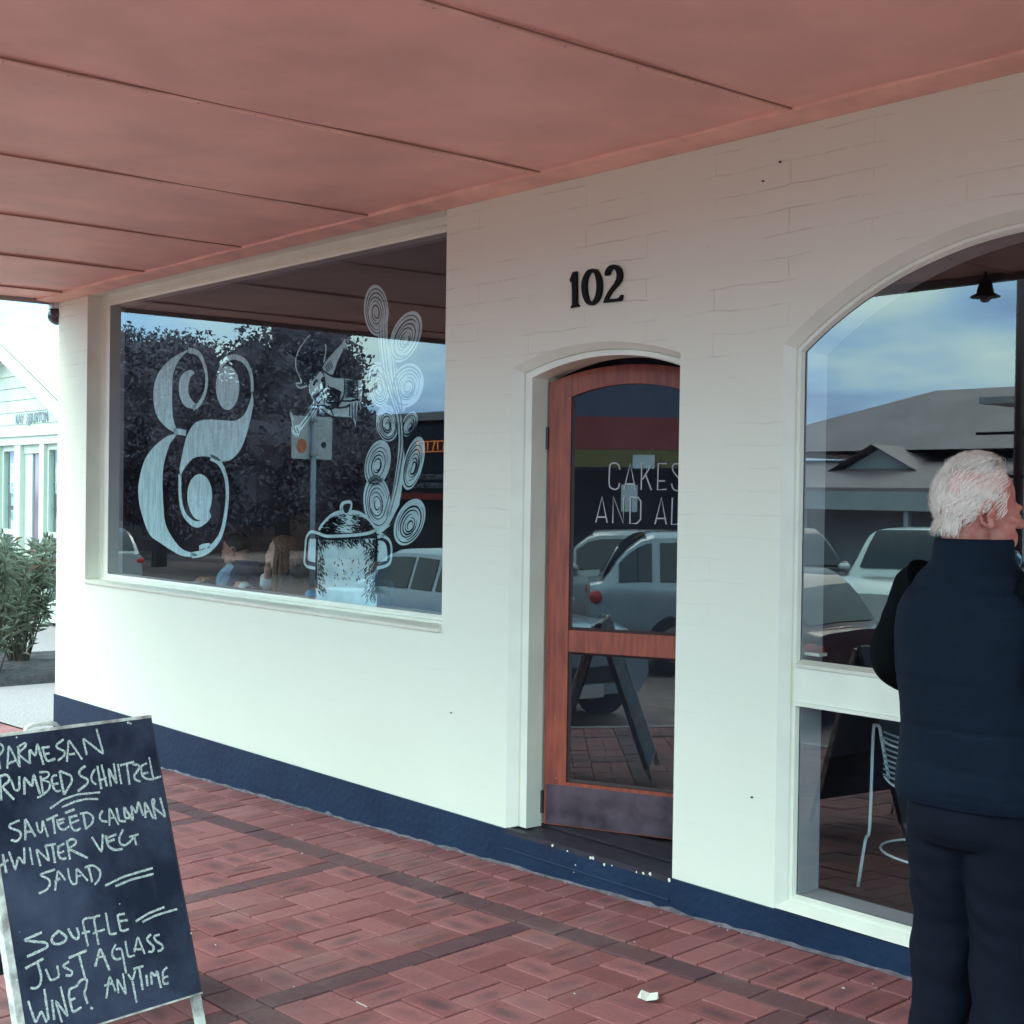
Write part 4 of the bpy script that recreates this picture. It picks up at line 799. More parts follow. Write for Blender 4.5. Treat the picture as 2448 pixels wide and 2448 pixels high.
mb = MB(); mb.lathe([(.03, 0), (.036, .1), (.033, .1), (.028, .006), (.001, .005)], 16); mb.build('tumbler', glass_mat('tumbler_glass', (.7, .75, .78), .08), cup2, smooth=True)
def pendant(x, y, z, lab, glow=None):
    t = thing('pendant_lamp', (x, y, z), label=lab, cat='lamp')
    mb = MB(); mb.tube([(0, 0, .10), (0, 0, 2.86-z)], .004, 5); mb.build('cord', M_black, t)
    mb = MB(); mb.lathe([(.02, .12), (.03, .10), (.05, .08), (.06, .05), (.17, -.05), (.165, -.052), (.05, .04), (.02, .09)], 20); mb.build('shade', glow or M_black, t, smooth=True)
    mb = MB(); mb.ell((0, 0, .0), (.035, .035, .045), nu=10, nv=8); mb.build('bulb', mat('warm_bulb', (.9, .5, .3), .3, emit=((1, .42, .14), 2.2)), t, smooth=True)
pendant(-8.3, 2.6, 2.28, 'orange pendant lamp over the room behind the painted figure', mat('orange_shade', (.6, .12, .04), .4, emit=((1, .20, .06), .10)))
pendant(-6.9, 3.4, 2.2, 'smaller orange pendant lamp further back in the cafe', mat('orange_shade', (.6, .12, .04), .4))
# wire chairs: loops of bent rod with a clear slatted back
M_rod = mat('pale_rod', (.85, .9, .9), .35)
def rod_chair(name, x, y, z0, rz, lab):
    t = thing(name, (x, y, z0), rz, label=lab, cat='chair')
    L_ = [(-.27, .0, 0), (-.235, 0, .19), (-.215, 0, .245), (-.205, 0, .60), (-.195, 0, .635), (-.175, 0, .635), (-.165, 0, .60), (-.14, .02, .44)]
    for s in (1, -1):
        mb = MB(); mb.tube(smoothpts([(s*a, b, c) for a, b, c in L_], 4), .0065, 8); mb.build('leg', M_rod, t, smooth=True)
    for s in (-.09, .11):
        mb = MB(); mb.tube([(s, .34, 0), (s*.8, .30, .42)], .0065, 8); mb.build('leg', M_rod, t, smooth=True)
    mb = MB(); mb.tube([(.245*math.cos(a), .16+.2*math.sin(a), .165) for a in [2*math.pi*k/28 for k in range(29)]], .005, 6); mb.build('foot_ring', M_rod, t, smooth=True)
    mb = MB(); mb.lathe([(.001, .44), (.19, .43), (.195, .445), (.001, .455)], 24, Matrix.Translation((0, .18, 0))); mb.build('seat', M_wood2, t, smooth=True)
    mb = MB(); mb.tube(smoothpts([(-.165, 0, .60), (-.1, -.035, .585), (0, -.05, .58), (.1, -.035, .585), (.165, 0, .60)], 4), .005, 6); mb.tube(smoothpts([(-.145, 0, .45), (-.08, -.03, .435), (0, -.045, .43), (.08, -.03, .435), (.145, 0, .45)], 4), .005, 6); mb.build('back_rail', M_rod, t, smooth=True)
    mb = MB()
    for k in range(9):
        z = .62-k*.02; P = [(-.15+.3*q/8, -.048*math.sin(math.pi*q/8)-.003, z) for q in range(9)]; mb.ribbon(P, .008, (0, 1, 0))
    mb.build('back_slat', mat('clear_slat', (.35, .42, .48), .3), t, kind='stuff')
    return t
rod_chair('wire_chair', -2.985, .44, .098, R(-8), 'pale wire framed chair just inside the arched window, behind the standing man')
rod_chair('wire_chair', -9.25, 1.75, .098, R(150), 'pale wire chair standing empty at the left inside the big window')
# picture frames and shelf on the back wall
sh = thing('bottle_shelf', (-7.2, 5.1, 1.35), label='dim shelf of glasses on the back wall of the cafe', cat='shelf')
mb = MB(); mb.box((-1.2, -.2, 0), (1.2, .08, .03)); mb.box((-1.2, -.2, .4), (1.2, .08, .43)); mb.build('board', M_wood2, sh)
random.seed(2)
for k in range(14):
    mb = MB(); r = random.uniform(.025, .04); h = random.uniform(.1, .24); mb.lathe([(r, 0), (r, h*.6), (r*.4, h*.75), (r*.4, h), (.001, h)], 10); o = mb.build('bottle', mat('bottle_tint_%d' % (k % 3), [(.10, .16, .14), (.3, .3, .33), (.22, .12, .06)][k % 3], .2), None, smooth=True)
    o.location = (-8.3+k*.165, 5.0, 1.382+(.4 if k % 2 else 0)); tag(o, 'small bottle on the dim back shelf of the cafe', 'bottle', 'bottles on the dim back shelf')

# ================================================================== street
M_road = mat('asphalt', (.27, .18, .175), .85, var=.25, vscale=5, bump=.3, bscale=80)
M_kerb = mat('kerb_stone', (.30, .28, .27), .8, var=.2)
M_lane = mat('speckled_asphalt', (.30, .25, .26), .9, var=.35, vscale=70, bump=.3, bscale=150)
def rz_(x): return -.36 + .031*(max(min(x, 4), -9)+2.67) + .010*(min(x, -9)+9 if x < -9 else 0)
gd = MB(); gd.add([(-900, -900, -2.6), (900, -900, -2.6), (900, 900, -2.6), (-900, 900, -2.6)], [(0, 1, 2, 3)]); gd.build('ground', mat('distant_ground', (.10, .11, .08), .95, var=.3, vscale=.05), None, kind='structure')
xs = [-140, -90, -60, -40, -30, -24, -20, -16, -12.6, -9, -5, 0, 4, 12, 30, 80]
mb = MB(); mb.rings([[(x, y, rz_(x)-.012*abs(y+12)/7) for y in (-4.87, -8, -12, -16, -19.0)] for x in xs], closed=False, cap=False); mb.build('road', M_road, None, kind='structure')
mb = MB(); mb.rings([[(x, -4.75, gz(x, -4.75)+.005 if x > -12.7 else rz_(x)+.15), (x, -4.88, gz(x, -4.9)+.004 if x > -12.7 else rz_(x)+.15), (x, -4.90, rz_(x)-.03), (x, -4.75, rz_(x)-.2)] for x in xs]); mb.build('kerb', M_kerb, None, kind='structure')
mb = MB(); mb.rings([[(x, -18.9, rz_(x)-.05), (x, -18.95, rz_(x)+.12), (x, -23, rz_(x)+.2), (x, -60, rz_(x)+.4)] for x in xs], closed=False, cap=False); mb.build('far_footpath', mat('grey_paving', (.42, .29, .27), .85, var=.3, vscale=2), None, kind='structure')
mb = MB(); rr_ = [[(x, y, gz(x, min(y, 0))*(1 if x > -12.7 else 1)-.03) for x in (XL-.005, -11, -12.5)] for y in (-4.75, 0)]
# side lane past the cafe, then the forecourt of the next shop
def lz(x, y): return -.232+.012*(x+10)+.006*y if x > -13.6 else -.275+.05*(min(-13.6, x)+13.6)*-.35
mb.rings([[(x, y, -.228+.024*(x+9.9) if x > -13.5 else -.31+.012*(-13.5-x)) for x in (XL+.01, -11.4, -13.5, -18, -26, -45)] for y in (.0, 1.5, 4, 14, 40)], closed=False, cap=False); mb.build('side_lane', M_lane, None, kind='structure')
mb = MB(); mb.rings([[(x, y, -.24+.02*(x+12.6)*.5) for x in (-12.6, -16, -22, -45)] for y in (0, -2.4, -4.75)], closed=False, cap=False); mb.build('corner_paving', mat('pink_paving', (.42, .27, .24), .85, var=.25, vscale=8), None, kind='structure')
mb = MB(); mb.rings([[(x, -.9, -.243+.024*(x+9.9)), (x, -.9, -.20+.024*(x+9.9)), (x, -.72, -.20+.024*(x+9.9)), (x, -.72, -.243+.024*(x+9.9))] for x in (-11.8, -13.4)])
# line marking
mb = MB()
for k in range(14):
    x = -52+k*5; mb.rings([[(x+a, -12.05, rz_(x+a)+.006), (x+a, -11.93, rz_(x+a)+.006)] for a in (0, 2.4)], closed=False, cap=False)
mb.build('road_marking', mat('road_paint', (.7, .7, .66), .7), None, kind='structure')

# ================================================================== white gabled shop next door
shop = thing('gabled_shop', (-20, 3.3, -.22), label='white gabled estate agency beyond the cafe corner, listings in its windows', cat='building')
M_white = mat('white_boards', (.50, .56, .50), .6, var=.06)
M_roofw = mat('pale_roof', (.55, .60, .58), .5, var=.05)
def SB(name, a, b, m=M_white, **k):
    mb = MB(); off = Vector((20, -3.3, .22)); mb.box(Vector(a)+off, Vector(b)+off); return mb.build(name, m, k.pop('parent', shop), **k)
Yk = 3.3
# weatherboard gable, cut by the roof pitch
ax_, az = -19.80, 3.77; sl = .72/1.0*.62
mb = MB(); off = Vector((20, -3.3, .22)); z = 2.30; 
def half(z): return (az-z)/.43
while z < az-.03:
    z1 = min(z+.17, az-.001); h0_, h1_ = half(z), half(z1)
    mb2 = MB(); mb2.add([Vector(p)+off for p in ((ax_-h0_, Yk-.022, z), (ax_+h0_, Yk-.022, z), (ax_+h1_, Yk-.006, z1), (ax_-h1_, Yk-.006, z1), (ax_-h0_, Yk+.1, z), (ax_+h0_, Yk+.1, z), (ax_+h1_, Yk+.1, z1), (ax_-h1_, Yk+.1, z1))], [(0, 1, 2, 3), (0, 4, 5, 1), (3, 2, 6, 7)])
    mb2.build('weatherboard', M_white, shop); z = z1
for s in (-1, 1):   # barge boards and roof planes
    mb2 = MB(); a = Vector((ax_, Yk-.35, az+.04)); b = Vector((ax_+s*3.4, Yk-.35, az+.04-3.4*.43)); dn = Vector((0, 0, -.22))
    mb2.add([p+off for p in (a, b, b+dn, a+dn, a+Vector((0, .05, 0)), b+Vector((0, .05, 0)), b+dn+Vector((0, .05, 0)), a+dn+Vector((0, .05, 0)))], [(0, 1, 2, 3), (4, 7, 6, 5), (0, 4, 5, 1), (2, 6, 7, 3), (1, 5, 6, 2)]); mb2.build('barge_board', M_white, shop)
    mb2 = MB(); P = []
    for k in range(81):
        x = 3.5*k/80; zz = az+.09-x*.43; P.append([Vector((ax_+s*x, y, zz))+off for y in (Yk-.38, Yk+7)])
    mb2.rings(P, closed=False, cap=False); mb2.build('roof', M_roofw, shop)
    mb2 = MB(); mb2.add([p+off for p in (Vector((ax_, Yk-.34, az-.03)), Vector((ax_+s*3.3, Yk-.34, az-.03-3.3*.43)), Vector((ax_+s*3.3, Yk, az-.03-3.3*.43)), Vector((ax_, Yk, az-.03)))], [(0, 1, 2, 3)]); mb2.build('soffit', M_white, shop)
# verge flashing seen as a broken line on a second, higher roof behind
mb = MB(); P = []
for k in range(61):
    x = -19.2+k*.12; P.append([Vector((x, Yk+1.0, 3.50+.012*math.sin(k*2.2)))+off, Vector((x, Yk+5, 5.0+.012*math.sin(k*2.2)))+off])
mb.rings(P, closed=False, cap=False); mb.build('back_roof', M_roofw, shop)
mb = MB()
for k in range(12): mb.box(Vector((-19.1+k*.3, Yk+.98, 3.49))+off, Vector((-19.1+k*.3+.15, Yk+.995, 3.505))+off)
mb.build('roof_clip', M_fascia, shop, kind='stuff')
SB('beam', (-24, Yk-.06, 2.18), (-15.5, Yk+.1, 2.295)); SB('beam_cap', (-24, Yk-.09, 2.2955), (-15.5, Yk+.1, 2.325))
Wt = mat('kay_lettering', (.10, .15, .22), .6)
text_obj('lettering', 'KAY', .20, Matrix.Translation(Vector((-19.29, Yk-.03, 2.535))+off) @ Matrix.Rotation(R(90), 4, 'X'), Wt, shop, sx=.80)
text_obj('lettering', '&', .26, Matrix.Translation(Vector((-18.99, Yk-.031, 2.52))+off) @ Matrix.Rotation(R(90), 4, 'X'), mat('kay_pale', (.22, .28, .34), .6), shop, sx=.8)
text_obj('lettering', 'BURTON', .20, Matrix.Translation(Vector((-18.60, Yk-.03, 2.535))+off) @ Matrix.Rotation(R(90), 4, 'X'), Wt, shop, sx=.80)
Mg2 = mat('shop_interior', (.13, .07, .09), .6, var=.4, vscale=3); Mcard = mat('listing_card', (.62, .70, .70), .6); Mpic = mat('listing_photo', (.10, .28, .36), .5, col2=(.35, .5, .42), vscale=14); Mrail = mat('hanging_rail', (.03, .04, .06), .5)
SB('glazed_backdrop', (-24, Yk+.5, -.25), (-15.5, Yk+.55, 2.18), Mg2)
for xa, xb_ in ((-20.35, -20.0), (-19.42, -19.20), (-18.52, -18.36)): SB('post', (xa, Yk-.05, -.3), (xb_, Yk+.1, 2.178))
def bay(x0, x1, nx):
    SB('window_frame', (x0, Yk, .93), (x1, Yk+.07, 1.0)); SB('window_frame', (x0, Yk, -.2), (x1, Yk+.07, .12)); SB('window_frame', (x0, Yk+.001, 2.10), (x1, Yk+.07, 2.177)); SB('window_frame', (x0, Yk, .12), (x0+.05, Yk+.069, 2.1))
    g = MB(); g.add([Vector(p)+off for p in ((x0, Yk+.03, .1), (x1, Yk+.03, .1), (x1, Yk+.03, 2.1), (x0, Yk+.03, 2.1))], [(0, 1, 2, 3)]); g.build('glass', M_glass, shop, fix=False)
    wx_ = (x1-x0-.1)/nx
    for zt in (1.93, 1.60, 1.27, .90, .57):
        SB('rail', (x0+.06, Yk+.06, zt-.30), (x1-.02, Yk+.075, zt-.285), Mrail)
        for k in range(nx):
            xx = x0+.08+k*wx_; c = SB('listing_card', (xx, Yk+.10, zt-.27), (xx+wx_-.03, Yk+.105, zt), Mcard)
            SB('photo', (xx+.03, Yk+.094, zt-.15), (xx+wx_-.06, Yk+.098, zt-.03), Mpic, parent=c)
bay(-20.0, -19.42, 2); bay(-18.36, -17.2, 4); bay(-17.1, -16.0, 4)
SB('door_frame', (-19.2, Yk, 2.06), (-18.52, Yk+.08, 2.177)); SB('door_leaf', (-19.2, Yk+.02, -.25), (-18.93, Yk+.07, 2.06)); SB('door_glass', (-18.93, Yk+.04, -.2), (-18.6, Yk+.05, 2.05), mat('dim_glass', (.16, .11, .17), .1)); SB('door_leaf', (-18.6, Yk+.02, -.25), (-18.52, Yk+.07, 2.06))
SB('side_wall', (-15.5, Yk, -.3), (-15.4, Yk+7, 2.6))
tw = thing('grey_tower_block', (-30.3, 11, -.2), label='pale grey upper storey rising behind the white gabled shop', cat='building')
mb = MB(); mb.box((-4, 0, 0), (0, 5, 9)); mb.build('wall', mat('pale_cladding', (.42, .50, .52), .7, var=.1), tw)
mb = MB(); mb.box((-.55, -.06, 0), (-.05, -.001, 9)); mb.box((-1.9, -.06, 0), (-1.7, -.001, 9)); mb.build('pilaster', M_white, tw)
lan = thing('wall_lantern', (-20.02, Yk-.5, 3.27), label='blue grey square floodlight fixed near the gable peak of the white shop', cat='lamp')
mb = MB(); mb.box((-.12, -.1, -.1), (.1, .08, .13)); mb.box((-.03, -.0, -.2), (.03, .05, -.1)); mb.build('housing', mat('lantern_grey', (.06, .10, .15), .5), lan, bevel=.01); mb = MB(); mb.tube([(0, .08, .0), (.1, .45, .1)], .015, 6); mb.build('arm', M_steel, lan)

# oleander bushes in front of it
M_leaf = mat('long_leaf', (.085, .115, .080), .5, col2=(.17, .19, .14), vscale=9)
M_leaf2 = mat('reddish_leaf', (.17, .08, .06), .55)
def bush(x, y, z, h, r, seed, lab):
    random.seed(seed); t = thing('oleander_bush', (x, y, z), label=lab, cat='shrub'); st = MB(); lf = MB(); red = MB()
    for s in range(40):
        a = random.uniform(0, 6.28); rr = r*random.uniform(.2, 1)*.9; top = Vector((rr*math.cos(a), rr*math.sin(a), h*random.uniform(.6, 1))); base = Vector((top.x*.25, top.y*.25, 0))
        P = smoothpts([base, base.lerp(top, .5)+Vector((random.uniform(-.06, .06), random.uniform(-.06, .06), .05)), top], 4); st.tube(P, [.009-.0007*i for i in range(len(P))], 5)
        for k in range(46):
            p = P[random.randint(1, len(P)-1)].lerp(P[-1], random.random()*.7); d = Vector((random.uniform(-1, 1), random.uniform(-1, 1), random.uniform(-.25, 1.1))).normalized(); L = random.uniform(.10, .19); wd = d.cross(Vector((random.uniform(-1, 1), random.uniform(-1, 1), .4))).normalized()*.011
            q = p+d*L*.5+Vector((0, 0, .012)); e_ = p+d*L-Vector((0, 0, .02)); (red if random.random() < .03 else lf).add([p, q+wd, e_, q-wd], [(0, 1, 2), (0, 2, 3)])
    st.build('stem', mat('bush_stem', (.07, .055, .045), .8), t); o = lf.build('leaf', M_leaf, t, fix=False, kind='stuff')
    if red.v: red.build('dry_leaf', M_leaf2, t, fix=False, kind='stuff')
for i, (x, y, h, r, lab) in enumerate(((-13.9, .95, 1.32, .42, 'oleander bush growing closest to the cafe corner'), (-13.7, .45, 1.22, .42, 'oleander bush at the left edge of the photo, nearest the street'), (-14.6, 1.5, 1.30, .46, 'oleander bush behind the one at the cafe corner'))): bush(x, y, -.27, h, r, 40+i, lab)
mb = MB(); random.seed(8); n = 26; P = []
for a in range(n):
    P.append([(-13.25-2.2*a/(n-1), -.9+3.4*b/30, -.335+(.085 if 0 < a < n-1 and 0 < b < 30 else 0)+random.uniform(0, .035)*(1 if a else 0)) for b in range(31)])
mb.rings(P, closed=False, cap=False)
tag(mb.build('garden_bed', mat('mulch', (.035, .03, .035), .95, var=.4, vscale=20), None), 'dark mulch heaped under the oleander bushes', 'mulch', kind='stuff')

# ================================================================== across the street, seen mirrored in the glass
def tree(name, x, y, z, h, cr, seed, lab, n=9000, leafm=None, trunk_h=.3):
    random.seed(seed); t = thing(name, (x, y, z), label=lab, cat='tree'); mb = MB()
    mb.tube([(0, 0, 0), (.1, 0, h*.25), (0, .1, h*.55)], [h*.035, h*.028, h*.015], 8)
    cl_ = []
    for k in range(46):
        a = random.uniform(0, 6.28); el_ = random.uniform(-.9, 1.45); rr = random.uniform(.55, 1)
        c = Vector((cr*rr*math.cos(a)*math.cos(el_), cr*rr*math.sin(a)*math.cos(el_), h*.55+(h*.42)*rr*math.sin(el_))); cl_.append((c, cr*random.uniform(.24, .40)))
        if k < 16: mb.tube(smoothpts([(0, 0, h*random.uniform(.2, .5)), c*.5+Vector((0, 0, h*.2)), c], 3), [h*.012, h*.010, h*.008, h*.006, h*.004, h*.003, h*.002][:7], 5)
    mb.build('trunk', mat('bark', (.07, .05, .04), .9, var=.4), t); lf = MB()
    for c, r in cl_: # solid lump added inside each leaf clump to block sky holes
        rs4 = []
        for j in range(1, 7):
            ring = []
            for q in range(10):
                a = 2*math.pi*q/10; tt = math.pi*j/7; d = Vector((math.sin(tt)*math.cos(a), math.sin(tt)*math.sin(a), -math.cos(tt))); ring.append(c+d*r*(.54+.20*mnoise.noise(c*3+d*1.8)))
            rs4.append(ring)
        lf.rings(rs4)
    for k in range(n):
        c, r = random.choice(cl_); d = Vector((random.gauss(0, 1), random.gauss(0, 1), random.gauss(0, 1))).normalized()*r*random.uniform(.45, 1.0); p = c+d; s = random.uniform(.06, .11)
        a = Vector((random.uniform(-1, 1), random.uniform(-1, 1), random.uniform(-1, 1))).normalized()*s; b = a.cross(Vector((random.uniform(-1, 1), random.uniform(-1, 1), random.uniform(-1, 1)))).normalized()*s*.5
        lf.add([p-a, p+b, p+a, p-b], [(0, 1, 2, 3)])
    lf.build('crown', leafm or mat('dark_foliage', (.045, .045, .040), .7, var=.5, vscale=2), t, fix=False)
MF = mat('dark_foliage', (.19, .155, .20), .9, var=.3, vscale=.8, spec=.2)
tree('broad_tree', -41.5, -16.0, -.9, 7.5, 3.5, 61, 'tall broad dark tree across the street, mirrored above the painted ampersand', 40000)
tree('broad_tree', -35.0, -16.6, -.9, 7.2, 3.3, 62, 'rounded dark tree across the street, mirrored behind the painted figure', 34000)
tree('broad_tree', -49.0, -17, -.9, 5.2, 3.4, 63, 'lower dark tree at the left of the mirrored trees', 20000)
tree('broad_tree', -49.5, -21, -.7, 5.6, 4.4, 64, 'dark tree standing behind the mirrored pair of trees', 14000)

# road sign on its pole
sgn = thing('parking_sign', (-13.95, -4.45, -.58), label='pale back of a parking sign on a grey pole, mirrored in the big window', cat='sign')
mb = MB(); mb.tube([(0, 0, 0), (0, 0, 3.12)], .03, 12); mb.build('pole', mat('galvanised', (.30, .34, .42), .5, metal=.3), sgn, smooth=True)
mb = MB(); 
def rrect(w_, h_, r, n=5):
    o = []
    for cx, cy, a0 in ((w_-r, h_-r, 0), (-w_+r, h_-r, 90), (-w_+r, -h_+r, 180), (w_-r, -h_+r, 270)):
        for k in range(n+1): a = R(a0+90*k/n); o.append((cx+r*math.cos(a), cy+r*math.sin(a)))
    return o
mb.prism([(-.035, y, 2.80+z) for y, z in rrect(.275, .25, .03)], (-.004, 0, 0)); mb.build('plate', mat('sign_back', (.62, .64, .68), .5, var=.1), sgn)
mb = MB()
for z in (2.60, 3.0): mb.box((-.04, -.04, z-.012), (.035, .04, z+.012))
mb.build('bracket', M_steel, sgn)
mb = MB(); mb.prism([(.0, .14+.07*math.cos(a), 2.70+.085*math.sin(a)) for a in [k*.3142 for k in range(20)]], (-.001, 0, 0), Matrix.Translation((-.0339, 0, 0))); mb.build('round_sticker', mat('orange_sticker', (.75, .22, .12), .5), sgn)
mb = MB(); mb.prism([(.0, -.16+.035*math.cos(a), 2.72+.04*math.sin(a)) for a in [k*.3142 for k in range(20)]], (-.001, 0, 0), Matrix.Translation((-.0339, 0, 0))); mb.build('round_sticker', mat('navy_sticker', (.04, .05, .09), .5), sgn)
pole = thing('street_pole', (-5.12, -4.72, -.29), label='dark street pole with bracket arms at the kerb, mirrored at the right edge', cat='pole')
mb = MB(); mb.tube([(0, 0, 0), (0, 0, 4.6)], .035, 12); mb.build('shaft', mat('post_paint', (.10, .05, .05), .4), pole, smooth=True)
for z in (2.05, 2.35): mb = MB(); mb.box((-.32, -.02, z), (.3, .02, z+.02)); mb.build('bracket', M_black, pole)
# street lamp hanging from the awning edge
al = thing('awning_lamp', (-4.62, -3.44, 2.83), label='black bell shaped lamp hanging from the awning edge, mirrored in the arched window', cat='lamp')
mb = MB(); mb.lathe([(.018, .105), (.024, .098), (.036, .085), (.048, .04), (.052, .016), (.088, -.004), (.086, -.010), (.04, .0), (.016, .024)], 20); mb.build('shade', M_black, al, smooth=True)
mb = MB(); mb.tube([(0, 0, .09), (0, 0, .15)], .011, 8); mb.tube(smoothpts([(0, 0, .165), (.1, 0, .16), (.35, -.02, .13)], 4), .008, 6); mb.build('bracket', M_black, al)
mb = MB(); mb.ell((0, 0, -.015), (.034, .034, .027)); mb.build('globe', mat('lamp_globe', (.5, .5, .55), .2), al, smooth=True)

def building(name, x0, x1, y0, y1, z0, z1, m, lab):
    t = thing(name, (x0, y0, z0), label=lab, cat='building'); mb = MB(); mb.box((0, y1-y0, 0), (x1-x0, 0, z1-z0)); mb.build('wall', m, t); return t
def B(t, name, a, b, m, **k): mb = MB(); mb.box([min(p, q) for p, q in zip(a, b)], [max(p, q) for p, q in zip(a, b)]); return mb.build(name, m, t, **k)
M_cream = mat('cream_boards', (.42, .44, .47), .7, var=.15, vscale=1); M_iron = mat('grey_roof_iron', (.30, .21, .23), .5, var=.2, vscale=.6); M_win = mat('far_window', (.02, .022, .03), .15)
# hip roofed shop straight opposite, seen in the arched window
h = building('hip_roof_shop', -24, -12, -26, -34, -.4, 2.6, M_cream, 'pale shop with a big grey hipped iron roof, mirrored in the arched window')
mb = MB(); mb.add([(-2.5, 1, 3.2), (11.5, 1, 3.2), (11.5, -7, 3.2), (-2.5, -7, 3.2), (2.4, -3, 4.95), (6.6, -3, 4.95)], [(0, 1, 5, 4), (1, 2, 5), (2, 3, 4, 5), (3, 0, 4), (0, 3, 2, 1)]); mb.build('roof', M_iron, h)
mb = MB(); mb.add([(-2.4, 4, 2.25), (12, 4, 2.25), (12, 1, 2.9), (-2.4, 1, 2.9), (-2.4, 4, 2.15), (12, 4, 2.15), (12, 1, 2.8), (-2.4, 1, 2.8)], [(0, 1, 2, 3), (4, 7, 6, 5), (0, 4, 5, 1), (1, 5, 6, 2), (0, 3, 7, 4)]); mb.build('veranda_roof', M_iron, h)
B(h, 'fascia', (-2.4, 4.0, 1.75), (12, 4.06, 2.16), M_cream)
for k in range(6): mb = MB(); mb.box((-2.2+k*2.8, 3.85, 0), (-2.08+k*2.8, 3.97, 2.15)); mb.build('veranda_post', M_cream, h)
for k in range(4):
    w_ = B(h, 'window', (.5+k*2.8, .0, .7), (2.6+k*2.8, .03, 2.1), M_win)
g2 = thing('gable_wing', (-18, -24.2, -.4), label='low gabled wing with a steep grey roof beside the hipped shop', cat='building')
mb = MB(); mb.add([(-4, 0, 0), (0, 0, 0), (0, 0, 2.2), (-2, 0, 3.2), (-4, 0, 2.2), (-4, -2, 0), (0, -2, 0), (0, -2, 2.2), (-2, -2, 3.2), (-4, -2, 2.2)], [(0, 1, 2, 3, 4), (5, 9, 8, 7, 6), (0, 4, 9, 5), (1, 6, 7, 2)]); mb.build('wall', M_cream, g2)
mb = MB(); mb.add([(-2, .3, 3.3), (.4, .3, 2.1), (.4, -2, 2.1), (-2, -2, 3.3), (-4.4, .3, 2.1), (-4.4, -2, 2.1)], [(0, 1, 2, 3), (0, 3, 5, 4)]); mb.build('roof', M_iron, g2)
# balcony shop to its right, with an orange sign
bs = building('balcony_shop', -15.2, -7.5, -25, -33, -.4, 4.0, mat('mauve_render', (.36, .28, .29), .8, var=.1), 'two storey shop with a flat balcony roof and an orange sign, mirrored behind the man')
B(bs, 'balcony_roof', (-.8, 3, 4.0), (8.4, -.2, 4.14), M_fascia); B(bs, 'parapet', (-.2, 3, 1.9), (7.8, 3.1, 2.6), mat('pink_parapet', (.48, .32, .30), .8))
for k in range(5): B(bs, 'balcony_post', (k*1.9, 2.9, 2.6), (k*1.9+.1, 3.0, 4.0), M_black)
B(bs, 'orange_sign', (.9, 3.12, 2.75), (1.9, 3.2, 3.8), mat('orange_panel', (.75, .20, .06), .5, emit=((1, .22, .05), .25)))
B(bs, 'chimney', (1.1, -3, 4.0), (2.8, -4, 5.0), mat('pink_brick', (.50, .26, .22), .8)); B(bs, 'dark_shopfront', (.2, .02, .1), (7.5, .08, 2.4), M_win)
# dark shop with a flat fascia, mirrored in the big window
M_navyb = mat('navy_fascia', (.025, .032, .055), .5, var=.2)
ds = building('dark_fascia_shop', -41.6, -28.2, -22, -30, -.7, 4.1, M_navyb, 'dark navy shop with flat fascia and thin red stripe, mirrored in the big window')
B(ds, 'cornice', (-.2, .2, 4.55), (13.6, 0, 4.8), M_fascia); B(ds, 'red_stripe', (0, .05, 2.08), (13.4, 0, 2.28), mat('red_stripe', (.45, .07, .05), .5)); B(ds, 'shopfront', (.3, .04, 0), (13.1, .001, 2.0), M_win)
Mtx = mat('small_sign_text', (.5, .5, .55), .6)
Mt = lambda x, z: Matrix.Translation((x, .06, z)) @ Matrix.Rotation(R(90), 4, 'X') @ Matrix.Rotation(R(180), 4, 'Y')
text_obj('lettering', 'PREMIUM PROTECTION', .24, Mt(6.9, 2.78), Mtx, ds); text_obj('lettering', 'THE ONE FAMILY SINCE', .24, Mt(6.9, 2.52), Mtx, ds)
mb = MB()
for k in range(9): mb.tube([(5.9+k*.26, .07, 3.62), (5.9+k*.26+.1*(k % 2), .07, 3.88)], .02, 5)
mb.tube([(5.8, .07, 3.9), (8.1, .07, 3.9)], .015, 5); mb.tube([(5.8, .07, 3.58), (8.1, .07, 3.58)], .015, 5)
mb.build('neon_tube', mat('orange_neon', (.8, .3, .1), .4, emit=((1, .25, .06), .5)), ds)
# shop with red and yellow awning bands, mirrored in the door
rs = building('awning_shop', -5.0, 5.5, -22, -30, -.3, 5.2, mat('blue_render', (.085, .10, .17), .7, var=.15), 'blue grey shop with red and yellow awning bands, mirrored in the door glass')
B(rs, 'red_awning', (.5, 2.4, 2.75), (10.4, 2.3, 3.35), mat('red_awning', (.28, .045, .05), .7)); B(rs, 'yellow_band', (.5, 2.43, 2.42), (10.4, 2.33, 2.745), mat('yellow_band', (.17, .13, .04), .7)); B(rs, 'awning_top', (.5, 2.3, 3.3), (10.4, .0, 3.36), mat('red_awning', (.3, .05, .05), .7))
B(rs, 'shopfront', (.6, .05, .1), (10.2, 0, 2.4), M_win); B(rs, 'sign_box', (1.9, 2.6, 2.4), (2.3, 2.45, 2.65), mat('white_sign', (.6, .65, .7), .5)); B(rs, 'poster', (1.7, 2.5, 1.6), (2.0, 2.45, 2.1), mat('white_sign', (.6, .65, .7), .5)); B(rs, 'window_band', (1.5, .06, 4.4), (9, 0, 5.0), mat('pale_band', (.4, .45, .5), .4))
pr_ = building('pink_roof_shop', -11.5, -5.2, -22, -30, -.4, 2.3, mat('green_front', (.10, .14, .05), .7), 'low green fronted shop with a pink roof, mirrored at the left of the door glass')
